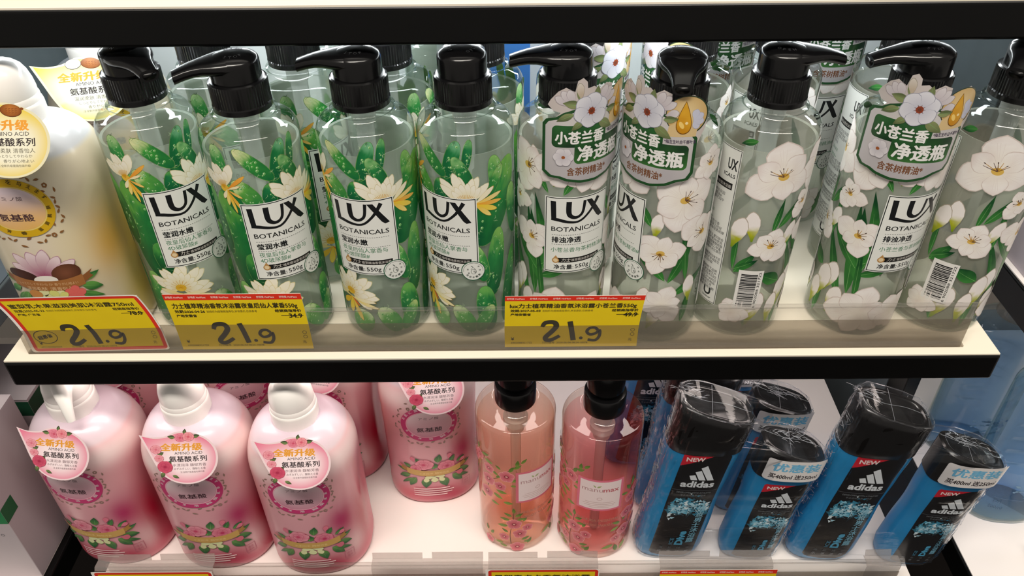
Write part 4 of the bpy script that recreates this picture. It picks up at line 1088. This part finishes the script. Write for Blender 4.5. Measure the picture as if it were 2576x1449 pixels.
# ------------------------------------------------------------------ round clear body wash bottles
RM = .0368
def manu_art(border):
    a = Art(.35)
    def branch(u, v, pts, flowers, lv):
        a.stroke(pts, [.09]+[.06]*(len(pts)-1), '#5a4a35', 4)
        for x, y, dg, L in lv: a.leaf(x, y, L, L*.42, math.radians(dg), shade('#8fa24d', '#55752f', y-.3, y+.5, .4, 2.), .1)
        for x, y, r in flowers:
            r *= 1.22
            for i in range(5): a.petal(x, y, r, r*.95, math.radians(72*i+20), radial('#c23a55', '#e58a90', x, y, r*1.1), '#f3c3bf')
            a.ell(x, y, r*.3, r*.26, '#8f2f3c'); a.ell(x, y, r*.17, r*.15, '#e9a9a0')
    # left cluster, lower cluster, right cluster
    branch(0, 0, [(-4.6, 9.2), (-4.2, 10.4), (-3.2, 11.3), (-2.4, 12.4), (-1.4, 13.4)], [(-4.5, 10.3, .62), (-3.2, 10.0, .5), (-2.55, 11.6, .62), (-4.4, 11.9, .5), (-4.7, 8.4, .6)],
           [(-2.3, 12.3, 60, .9), (-1.9, 12.8, 30, .9), (-1.6, 13.1, 80, .9), (-1.2, 13.5, 45, .8), (-3.4, 11.5, 150, .8), (-3.6, 11.1, 40, .7), (-3.6, 9.3, -10, 1.1), (-3.9, 8.7, -30, 1.1), (-2.1, 11.0, 20, .9), (-2.2, 10.4, -10, .7), (-4.2, 7.4, -20, .9), (-5.0, 7.2, 170, .8), (-3.1, 12.4, 140, .7), (-2.9, 7.8, -5, 1.)])
    branch(0, 0, [(-2.2, 1.2), (-2.3, 3.0), (-2.0, 5.0), (-1.9, 6.6)], [(-1.9, 4.6, .62), (-1.35, 3.1, .58), (-2.9, 2.4, .45), (-1.6, 1.0, .62), (-4.6, 1.0, .45), (-.6, 4.0, .45)],
           [(-1.9, 6.3, 90, .8), (-2.1, 5.8, 150, .9), (-1.8, 5.8, 30, .9), (-2.3, 5.2, 170, 1.), (-1.6, 5.3, 10, .9), (-2.5, 4.3, 190, 1.1), (-2.5, 3.2, 140, .8), (-1.2, 2.1, 20, .9), (-1.0, 1.8, -10, .8), (-3.0, 1.4, 190, .9), (-2.6, .9, 170, .8), (-.6, 1.4, 60, .9), (-4.8, 2.2, 100, .8), (-4.4, 2.0, 60, .8), (-1.0, 5.0, 60, .7)])
    branch(0, 0, [(3.3, 1.0), (3.9, 3.2), (3.7, 5.4), (4.0, 8.2), (3.8, 10.6)], [(3.7, 8.6, .55), (3.4, 6.6, .6), (4.4, 6.3, .5), (3.2, 4.1, .65), (2.4, 3.2, .5), (4.6, 4.6, .5), (4.4, 9.6, .45)],
           [(3.7, 10.2, 60, 1.), (3.6, 9.9, 120, 1.), (3.9, 10.6, 90, .9), (3.3, 9.5, 160, .9), (2.7, 5.4, 150, 1.), (2.6, 4.9, 200, 1.), (3.0, 5.6, 60, .9), (2.2, 2.2, 190, 1.3), (3.6, 2.0, 240, 1.3), (2.6, 1.0, 100, 1.2), (4.4, 3.0, 30, .9), (4.7, 8.4, 20, .9)])
    branch(0, 0, [(-6.6, 12.0), (-5.6, 13.2), (-4.6, 13.6)], [(-6.4, 12.2, .6), (-5.6, 12.9, .5)], [(-5.2, 13.4, 20, 1.), (-4.8, 13.0, -10, 1.), (-5.8, 13.6, 80, .8), (-6.6, 13.0, 120, .8)])
    # label panel
    B = '#e0748a' if border else '#d86f7f'
    a.rect(-1.7, 8.0, 2.55, 12.4, B); a.rect(-1.45, 8.25, 2.3, 12.15, '#efdbdb')
    a.text('manu', -1.25, 10.75, .82, '#b98d90', 'L', 0, width=1.9); a.text('max', .68, 10.75, .82, '#c06a72', 'L', .02, width=1.45)
    a.leaf(.1, 11.35, .5, .2, .6, '#a8b07c'); a.leaf(.0, 11.35, .4, .16, 2.2, '#a8b07c')
    a.ring(.4, 9.75, .25, .2, .05, '#c9a7a6')
    for i, wd in enumerate((2.6, 3.0, 2.7, 1.8)): a.rect(.4-wd/2, 9.2-.24*i, .4+wd/2, 9.25-.24*i, '#c9a9a6')
    a.text('MANUKA ESSENTIAL', .45, 6.35, .5, '#a97564', 'C', .02, width=4.0); a.text('BODY WASH', .45, 5.6, .5, '#a97564', 'C', .02, width=2.7)
    return a
def body_wash(kind, x, y, az, label):
    t = thing('body_wash_bottle', label, 'bottle', (x, y, LZ), R_(az), 'round clear body wash bottles with black pumps')
    pr = [(0, .002), (.027, .0012), (.031, 0.)]+[(.031+.0058*math.sin(PI/2*i/6), .008-.008*math.cos(PI/2*i/6)) for i in range(1, 7)]+[(RM, .04), (RM, .08), (RM, .12), (RM, .160), (RM, .1700)]
    pr += [(.0335+.0033*math.cos(PI/2*i/6), .1700+.0042*math.sin(PI/2*i/6)) for i in range(1, 7)]+[(.028, .1750), (.021, .1768), (.0182, .1790), (.0178, .1830)]
    MB().lathe(pr, 72, cap0=False, cap1=False).build('bottle_body', M['orange_shell'], t, True, 50)
    g = [(0, .004), (.028, .0036), (.0335, .008), (.0352, .014), (.0352, .06), (.0352, .11), (.0352, .1630), (.0340, .1632), (0, .1632)]
    MB().lathe(g, 64, cap0=False, cap1=False).build('liquid', M['orange_liquid' if kind == 'peach' else 'pink_liquid'], t, True, 50)
    m = MB().lathe([(.0115, .1835), (.0112, .1800), (.0082, .1610), (.0080, .1600), (.0115, .1595), (.0113, .1520), (.0082, .1515), (.0080, .1430), (.0050, .1425), (.0048, .0060)], 28)
    m.build('dip_tube', M['tube'], t, True, 40)
    MB().lathe([(.0172, .1820), (.0185, .1824), (.0187, .1835), (.0187, .2005), (.0180, .2018), (.0135, .2022)], 56, cap0=True).build('collar', M['black_pump'], t, True, 40)
    h = MB().lathe([(.0125, .2015), (.0125, .2060), (.0165, .2075), (.0168, .2230), (.0150, .2290), (.0, .2300)], 40, cap1=False)
    h.tube([(0, .004, .2220), (0, .02, .2220), (0, .034, .2205), (0, .040, .2170)], [(.008, .006), (.0065, .0055), (.005, .0045), (.004, .0036)], 14)
    h.build('pump_head', M['black_pump'], t, True, 40)
    manu_art(kind != 'peach').build('printed_artwork', cyl(RM), M['print'], t)
    return t
body_wash('peach', .0115, .0365, 26, 'clear bottle of peach body wash with black pump and floral print')
body_wash('pink', .0903, .0270, -10, 'clear bottle of pink body wash with black pump, beside the peach one')

# ------------------------------------------------------------------ blue shower gel twin packs in shrink film
class Gel:
    def __init__(s, k, capz, top, slant):
        s.k = k; s.capz = capz; s.top = top; s.slant = slant
    def ab(s, z):
        pr = [(0, .026, .0155), (.006, .0305, .0185), (.02, .0325, .0198), (.05, .0325, .0195), (.09, .0308, .0188), (.125, .0322, .0196), (.155, .0332, .0205), (.20, .0325, .0200), (.24, .031, .019)]
        z = z/s.k
        for (z0, a0, b0), (z1, a1, b1) in zip(pr, pr[1:]):
            if z <= z1: t = max(0, (z-z0)/(z1-z0)); t = t*t*(3-2*t); return (a0+(a1-a0)*t)*s.k, (b0+(b1-b0)*t)*s.k
        return .031*s.k, .019*s.k
    def xc(s, z): return .115*(z-.08)
    def ring(s, z, inset=0., n=56, zf=None):
        a, b = s.ab(z); o = []
        for j in range(n):
            x, y = sup(a-inset, b-inset, 2.9, 2*PI*j/n); zz = z if zf is None else zf(x)
            o.append((s.xc(zz)+x, y, zz))
        return o
    def map(s, extra=0.):
        def f(u, v):
            a, b = s.ab(v); q = min(.97, abs(u)/a); y = -b*(1-q**2.9)**(1/2.9)
            nx = (q**1.9)/a*math.copysign(1, u); ny = -((abs(y)/b)**1.9)/b; L = math.hypot(nx, ny)
            return (s.xc(v)+u, y, v), (nx/L, ny/L, 0.)
        return f
def gel_label(k):
    a = Art(.3, .5); K = k
    KX, SX = (1., .2) if k == 1. else (.95, .28)
    X = lambda x: x*K
    o = [(-2.1, 1.3), (-1.8, .95), (-.4, .75), (1.2, .75), (1.75, .95), (2.05, 1.4), (2.1, 15.6), (1.9, 16.0), (-1.9, 16.0), (-2.1, 15.7)]
    P = lambda q: [(x*KX+SX, y*K) for x, y in q]
    U = lambda x: x*KX+SX
    a.poly(P(o), '#111012')
    a.poly(P([(-2.1, 1.3), (-1.8, .95), (-.4, .75), (1.2, .75), (1.75, .95), (2.05, 1.4), (2.07, 4.3), (1.2, 3.2), (-.2, 3.0), (-1.4, 3.8), (-2.1, 5.2)]), '#1d1b1b')
    a.poly(P([(-2.1, 15.75), (-1.95, 16.0), (.75, 16.0), (-2.1, 14.35)]), '#c41f30'); a.text('NEW', U(-1.75), X(15.05), X(.72), '#f0dcd8', 'L', .03, rot=.07, width=1.6*KX)
    wt = '#e0e5e9'
    for i, (x, h) in enumerate(((-.95, .7), (-.22, 1.35), (.51, 2.05))):
        a.poly(P([(x+.2, 12.5), (x+.78, 12.5), (x+.78-.5*h, 12.5+h), (x+.30-.5*h, 12.5+h*.82)]), wt)
    a.text('adidas', U(-1.5), X(11.5), X(1.18), wt, 'L', .035, width=3.0*KX)
    a.rect(U(-2.05), X(10.98), U(2.05), X(11.01), '#6b7076')
    a.text('DEVELOPED WITH ATHLETES', U(0), X(10.55), X(.3), '#777c80', 'C', .01, width=3.1*KX); a.text('专业运动员参与研发', U(0), X(10.15), X(.28), '#6f7478', 'C', .01, width=2.3*KX)
    r2 = random.Random(5)
    for lay in range(3):
        for i in range(75):
            t = r2.random(); cx = -1.7+3.6*t; cy = 8.2+.5*math.sin(t*3)+r2.gauss(0, .62-.25*abs(t-.3)); 
            if abs(cx) > 1.95: continue
            s_ = r2.uniform(.12, .5)*(1.2-lay*.22); th = r2.uniform(0, 2*PI)
            c = [('#1d4f63', '#2a6a82', '#21505f'), ('#3d8aa8', '#68b2cc', '#357f9c'), ('#a9d3e2', '#dcecf1', '#8ec8dc')][lay][i % 3]
            a.poly(P([(cx+s_*math.cos(th), cy+s_*.7*math.sin(th)), (cx+s_*.8*math.cos(th+2.2), cy+s_*math.sin(th+2.2)), (cx+s_*.5*math.cos(th+4.1), cy+s_*.6*math.sin(th+4.1))]), c)
        for i in range(12):
            cx = r2.uniform(-1.5, 1.0); cy = 8.2+r2.gauss(0, .4); th = r2.uniform(PI*.9, PI*2.1); L = r2.uniform(.6, 1.7)
            if abs(cx+L*math.cos(th)) < 2.: a.stroke(P([(cx, cy), (cx+L*math.cos(th), cy+L*math.sin(th)*.8)]), [.07*K, .01], ['#26586b', '#5aa4c0', '#bcdde8'][lay])
    bl = '#4fa3c8'
    for i, ch in enumerate('冰点男士沐浴露'): a.text(ch, U(1.3), X(7.9-.78*i), X(.78), '#8fc4d8' if i < 2 else '#77b0c8', 'C', .02)
    a.text('Dive', U(.68), X(2.75), X(1.0), bl, 'L', .05, rot=PI/2, width=X(2.2)); a.text('ICE', U(-.22), X(2.8), X(.5), '#3f7f9c', 'L', .02, rot=PI/2, width=X(1.0))
    for i, (c1, c2) in enumerate(zip('海盐精华', '乐享冰爽')):
        a.text(c1, U(-1.2+.85*i), X(2.15), X(.4), '#5b6066', 'C', .01); a.text(c2, U(-1.2+.85*i), X(1.55), X(.42), '#8d9298', 'C', .01)
    return a
def gel_bottle(t, g, x0, art):
    m = MB(); n = 40; zs = [0., .0015, .004, .008]+[.014+(g.capz-.014)*i/n for i in range(n+1)]
    m.loft([g.ring(z, .002 if z == 0 else 0.) for z in zs])
    b = m.build('gel_bottle', M['blue_body'], t, True, 50); b.location.x = x0
    c = MB(); rings = []; tz = lambda x: g.top-g.slant*x
    for f in (0., .02, .25, .5, .75, .93): rings.append(g.ring(g.capz, -.0006 if f > 0 else .0004, zf=lambda x: g.capz+f*(tz(x)-g.capz)))
    for ins, dz in ((.0004, -.0020), (.0018, -.0004), (.0040, 0.), (.0056, -.0004), (.0065, -.0016)):
        rings.append(g.ring(g.capz, ins, zf=lambda x: tz(x)+dz))
    c.loft(rings); cp = c.build('flip_cap', M['black_cap'], b, True, 50)
    lab = art.build('front_label', g.map(), M['gloss_print'], b, step=1.5e-6, base=2.5e-4)
    return b
def film_mesh(t, A, B, xa, xb, seed):
    n = 96; rings = []; H = A.top+A.slant*.033; nn = 60
    for i in range(nn+1):
        z = .001+(H+.0012)*i/nn; ring = []
        def outl(g, x0):
            tz = lambda x: g.top-g.slant*x
            pts = [(x0+px, py) for px, py, pz in g.ring(min(z, g.capz+.01))]
            k = []
            for px, py in pts:
                lim = tz(px-x0-g.xc(z))+.0012
                if z <= lim: k.append((px+ (g.xc(z)-g.xc(min(z, g.capz+.01))), py))
            return k
        pa, pb = outl(A, xa), outl(B, xb)
        P = pa+pb
        if not P: break
        if len(pb) < 20 and pa: # film slopes from the tall cap down to the short one
            pass
        cx = sum(p[0] for p in P)/len(P)
        for j in range(n):
            th = 2*PI*j/n; dx, dy = math.sin(th), -math.cos(th)
            p = max(P, key=lambda q: q[0]*dx+q[1]*dy)
            w_ = .0013+.0011*nz(th*4, z*60, 1.9, seed)+.0016*max(0, nz(th*9, z*160, 1., seed+3))
            if z > .12: w_ += .0012*nz(th*14, z*40, 1., seed+5)
            ring.append((p[0]+dx*w_, p[1]+dy*w_, z))
        rings.append(ring)
    top = [(x*.86+.14*sum(q[0] for q in rings[-1])/n, y*.7, z+.0016) for x, y, z in rings[-1]]
    rings.append(top)
    m = MB().loft(rings)
    # welded seams of the film across the caps
    f = m.build('shrink_film', M['film'], t, True, 70)
    return f
def seam(t, g, x0, y_off=.0):
    m = MB()
    tz = lambda x: g.top-g.slant*x+.0011
    pts = [(x0+g.xc(g.top)+x, y_off+.0012*math.sin(x*160), tz(x)) for x in [-.030*g.k+.060*g.k*i/14 for i in range(15)]]
    m.tube(pts, .00016, 6)
    pts = [(x0+g.xc(g.top)-.004+y*.12, y, tz(-.004)+.0001) for y in [-.019*g.k+.038*g.k*i/8 for i in range(9)]]
    m.tube(pts, .00014, 6); return m
def side_frills(m, g, x0, seed, th0, th1, n=46):
    r2 = random.Random(seed)
    for i in range(n):
        z = .008+(g.top-.02)*i/n+r2.uniform(0, .002); th = r2.uniform(th0, th1); L = r2.uniform(.002, .006); a, b = g.ab(z)
        p = []
        for k in (0, .5, 1):
            zz = z+L*k; t2 = th+.16*k*r2.choice((-1, 1)); x, y = sup(a+.0022, b+.0022, 2.9, t2); p.append((x0+g.xc(min(zz, g.top))+x, y, zz))
        m.tube(p, [(.00008, .00008), (.0002, .00015), (.00008, .00008)], 5)
def wrinkles(m, g, x0, seed, cx, n=26):
    r2 = random.Random(seed); tz = lambda x: g.top-g.slant*x+.0012
    for i in range(n):
        x = cx+r2.gauss(0, .009); y = r2.gauss(.006, .004); L = r2.uniform(.004, .012); th = r2.uniform(-.7, .7)
        p = [(x0+g.xc(g.top)+x+L*k*math.cos(th), y+L*k*math.sin(th), tz(x+L*k*math.cos(th))+.0006*math.sin(3*k)) for k in (0, .5, 1)]
        m.tube(p, [(.0001, .0001), (.0003, .00025), (.0001, .0001)], 5)
GB = Gel(1., .1580, .2030, .30); GS = Gel(.88, .1260, .1560, .33)
ART_B, ART_S = gel_label(1.), gel_label(.745)
M['film_seam'] = plain('film_seam', '#8f9399', .3, .5)
def sticker_art():
    a = Art(.3)
    a.rect(-2.65, -1.35, 2.65, 1.35, '#ddd9d8', .28)
    a.text('优惠装', -2.15, .05, 1.12, '#6fb2d6', 'L', .03, width=4.3); a.text('买400ml 送250ml', -2.2, -.95, .68, '#3a3437', 'L', .025, width=4.4)
    return a
def twin_pack(x, y, az, sp, label, seed, lean=0.):
    t = thing('shower_gel_twin_pack', label, 'shower gel pack', (x, y, LZ), R_(az), 'blue and black twin packs in shrink film')
    gel_bottle(t, GB, 0., ART_B); gel_bottle(t, GS, sp, ART_S)
    f = film_mesh(t, GB, GS, 0., sp, seed)
    m2 = seam(t, GS, sp, .004); wrinkles(m2, GS, sp, seed+1, -.006, 34); m2.build('film_seam', M['film_seam'], t, True); m = seam(t, GB, 0.); wrinkles(m, GB, 0., seed+2, -.026, 18); m3 = MB(); side_frills(m3, GB, 0., seed+5, -1.75, -1.4, 80); m3.build('film_crinkle', M['film_seam'], t, True)
    m.build('film_seam', M['film_seam'], t, True)
    mp = GS.map()
    sticker_art().build('offer_sticker', lambda u, v: (lambda p, n_: ((sp+.0015+p[0]+.004*0, p[1]-.0026, p[2]), n_))(*mp(max(-.027, min(.027, u*.94)), .1415+v)), M['gloss_print'], t, base=3e-4)
    return t
twin_pack(.1690, .0085, -3, .0800, 'shrink wrapped blue twin pack beside the pink body wash, offer sticker on its small bottle', 11)
twin_pack(.3190, .0040, -5, .0840, 'shrink wrapped blue twin pack at the right end of the bottom shelf', 23)
twin_pack(.1740, .0640, -3, .0800, 'shrink wrapped blue twin pack directly behind the left front pack, small black cap showing', 37)
twin_pack(.1480, .1250, -2, .0790, 'shrink wrapped blue twin pack furthest back behind the pink body wash', 41)

# ------------------------------------------------------------------ neighbours: boxes, blue bottles, boards
def rounded_carton(label, x0, x1, y0, y1, z0, z1, mat, cat='carton', name='product_carton'):
    t = thing(name, label, cat, ((x0+x1)/2, (y0+y1)/2, z0)); h, d = (x1-x0)/2, (y1-y0)/2
    MB().box(-h, h, -d, d, 0, z1-z0, .0007).build('carton_body', mat, t)
    m = MB().box(-h, h, -d-.0004, d, z1-z0-.0004, z1-z0+.0003).build('top_flap', mat, t)
    return t
M['marble'] = plain('pale_marbled_card', '#bfb3b8', .35, .4, bump=(9, .0), var=.14)
M['slate'] = plain('slate_shelf', '#5a6670', .4, .4, var=.1)
M['blue_card'] = plain('blue_card', '#3f78c4', .45, .3, var=.05)
def white_box(label, x0, x1, y0, y1, z0, z1, diamond=True):
    t = rounded_carton(label, x0, x1, y0, y1, z0, z1, M['marble'], 'box', 'white_box'); h, d = (x1-x0)/2, (y1-y0)/2
    if diamond:
        # green diamond folded round the front right edge
        s_ = Art(2.); s_.poly([(0., 8.5), (1.85, 8.55), (1.83, 10.4), (0., 10.4)], '#215f3c')
        s_.build('green_diamond', lambda u, v: ((h, -d+u, v), (1, 0, 0)), M['print'], t)
        q = Art(2.); q.poly([(-3.0, 8.5), (0., 8.5), (0., 10.4), (-3.0, 10.4)], '#1f7a48'); q.text('O', -1.2, 6.6, .5, '#6d6a70', 'C')
        q.build('printed_face', lambda u, v: ((h+u, -d, v), (0, -1, 0)), M['print'], t)
    else:
        q = Art(2.); q.poly([(-6.0, z1*100-z0*100-2.2), (0., z1*100-z0*100-2.2), (0., z1*100-z0*100-.3), (-6., z1*100-z0*100-.3)], '#1a4a33')
        q.build('green_band', lambda u, v: ((h+u, -d, v), (0, -1, 0)), M['print'], t)
        q.build('green_band', lambda u, v: ((h, u+.06-d, v), (1, 0, 0)), M['print'], t)
    return t
white_box('pale marbled box with a green diamond on its edge, left of the pink bottles', -.560, -.4537, -.0240, .0525, LZ, LZ+.1745)
white_box('grey white box with a dark green band, standing behind the diamond box', -.560, -.4570, .0700, .1500, LZ, -.1150, False)
b = thing('side_shelf', 'black edged white shelf of the next display, right of the bottom shelf', 'shelf', (.80, 0, LZ))
MB().box(-.348, .40, -.06, .33, -.03, -.0012, .002).build('black_edge_band', M['black_edge'], b); MB().box(-.346, .40, -.058, .33, -.002, 0).build('white_top', M['floor_white'], b)
b = thing('side_shelf', 'black edged shelf of the next display at the upper right, above the blue bottles', 'shelf', (.80, 0, .005))
MB().box(-.345, .40, .02, .33, -.033, -.0012, .002).build('black_edge_band', M['black_edge'], b); MB().box(-.343, .40, .022, .33, -.002, 0).build('white_top', M['floor_white'], b)
b = thing('side_shelf', 'dark slate shelf of the next display at the left edge', 'shelf', (-.80, 0, -.004))
MB().box(-.40, .345, .03, .33, -.03, -.0012, .002).build('dark_edge_band', M['grey_metal'], b); MB().box(-.40, .343, .032, .33, -.002, 0).build('slate_top', M['slate'], b)
b = thing('side_shelf', 'black edged floor shelf under the diamond box', 'shelf', (-.80, 0, LZ))
MB().box(-.40, .3537, -.06, .33, -.03, -.0012, .002).build('black_edge_band', M['black_edge'], b); MB().box(-.40, .346, -.058, .33, -.002, 0).build('white_top', M['floor_white'], b)
rounded_carton('pale carton on the next display at the right edge, cut off by the frame', .462, .54, .092, .16, .005, .105, plain('pale_carton', '#b8adb4', .5, .3, var=.1))
rounded_carton('plain blue carton at the back, between the cactus and white-flower bottles', -.022, .028, .262, .300, 0., .215, M['blue_card'])
tr_ = thing('acrylic_tray', 'clear acrylic tray corner at the bottom right', 'tray', (.545, -.030, LZ))
MB().box(-.026, .06, -.002, .001, 0, .018, .0005).build('front_wall', M['rail'], tr_); MB().box(-.026, -.023, .001, .03, 0, .018, .0005).build('side_wall', M['rail'], tr_)

def blue_bottle(x, y, rz, label):
    t = thing('blue_bottle', label, 'bottle', (x, y, LZ), R_(rz), 'clear blue bottles with ribbed grips')
    a, b_ = .0385, .028
    def ring(k, z, grip=0.):
        o = []
        for j in range(72):
            th = 2*PI*j/72; px, py = sup(a*k, b_*k, 2.4, th)
            o.append((px, py, z))
        return o
    def kz(z):
        return 1.
    m = MB(); zs = [(.90, 0.), (.97, .002), (1., .007)]+[(1., .007+.0029*i) for i in range(1, 56)]+[(1.-.5*(1-math.cos(PI/2*i/8)), .1665+.020*math.sin(PI/2*i/8)) for i in range(1, 9)]
    rings = []
    for k, z in zs:
        r_ = []
        for px, py, pz in ring(k, z):
            # rows of pressed finger grips on both flanks
            fx = abs(px)/(a*k); g = 0
            if .080 < z < .168 and .30 < fx < .90: g = abs(math.sin((z-.080)/.088*PI*5+fx*2.2))**.6*math.sin((fx-.30)/.60*PI)**.7
            r_.append((px, py*(1-.17*g), z))
        rings.append(r_)
    m.loft(rings, True, False); m.build('bottle_body', M['shell'], t, True, 60)
    m = MB(); m.loft([ring(.86, .003), ring(.94, .007)]+[ring(.955, z) for z in (.03, .06, .09, .12, .155, .168)]+[ring(.94, .1700)])
    m.build('liquid', M['blue_liquid'], t, True, 50)
    MB().lathe([(.0195, .1860), (.0195, .1880), (.0185, .2240), (.0175, .2250)], 40).build('clear_cap', M['flap'], t, True, 40)
    MB().lathe([(.0190, .2225), (.0192, .2230), (.0190, .2320), (.0170, .2335), (0, .2337)], 40).build('navy_ring', plain('navy_plastic', '#16233f', .25, .5), t, True, 40)
    q = Art(.4, .5)
    q.text('3in1', -2.4, 3.2, .62, '#3c5470', 'L', .0, shear=.1); q.text('500ml', -2.6, 2.3, .62, '#3c5470', 'L', .0, shear=.1)
    q.text('PURIFYING', .4, 3.9, .42, '#5a7494', 'L', .01, width=2.2); q.rect(-2.4, 3.92, .2, 3.96, '#5a7494')
    r2 = random.Random(4); q.same(True)
    for i in range(60):
        u, v = r2.gauss(.9, .9), 5.4+r2.gauss(0, .45); q.ell(u, v, r2.uniform(.1, .3), r2.uniform(.05, .14), ['#5e84a4', '#7b9cb8', '#6d90ae'][i % 3], r2.uniform(-.4, .4), 10)
    q.same(False); q.text('3in1', 3.0, 3.2, .5, '#3c5470', 'L')
    def mp(u, v):
        x_, y_ = sup(a, b_, 2.4, max(-1.3, min(1.3, u/a*.95))); return (x_, y_, v), (0, -1, 0)
    q.build('printed_artwork', mp, M['print'], t, base=4e-4)
    return t
blue_bottle(.5160, .0560, -4, 'clear blue bottle at the right edge, nearest the white side shelf front')
blue_bottle(.5130, .1430, -4, 'clear blue bottle behind, its ribbed grip seen under the shelf corner')
bpy.data.objects.remove(_tobj)
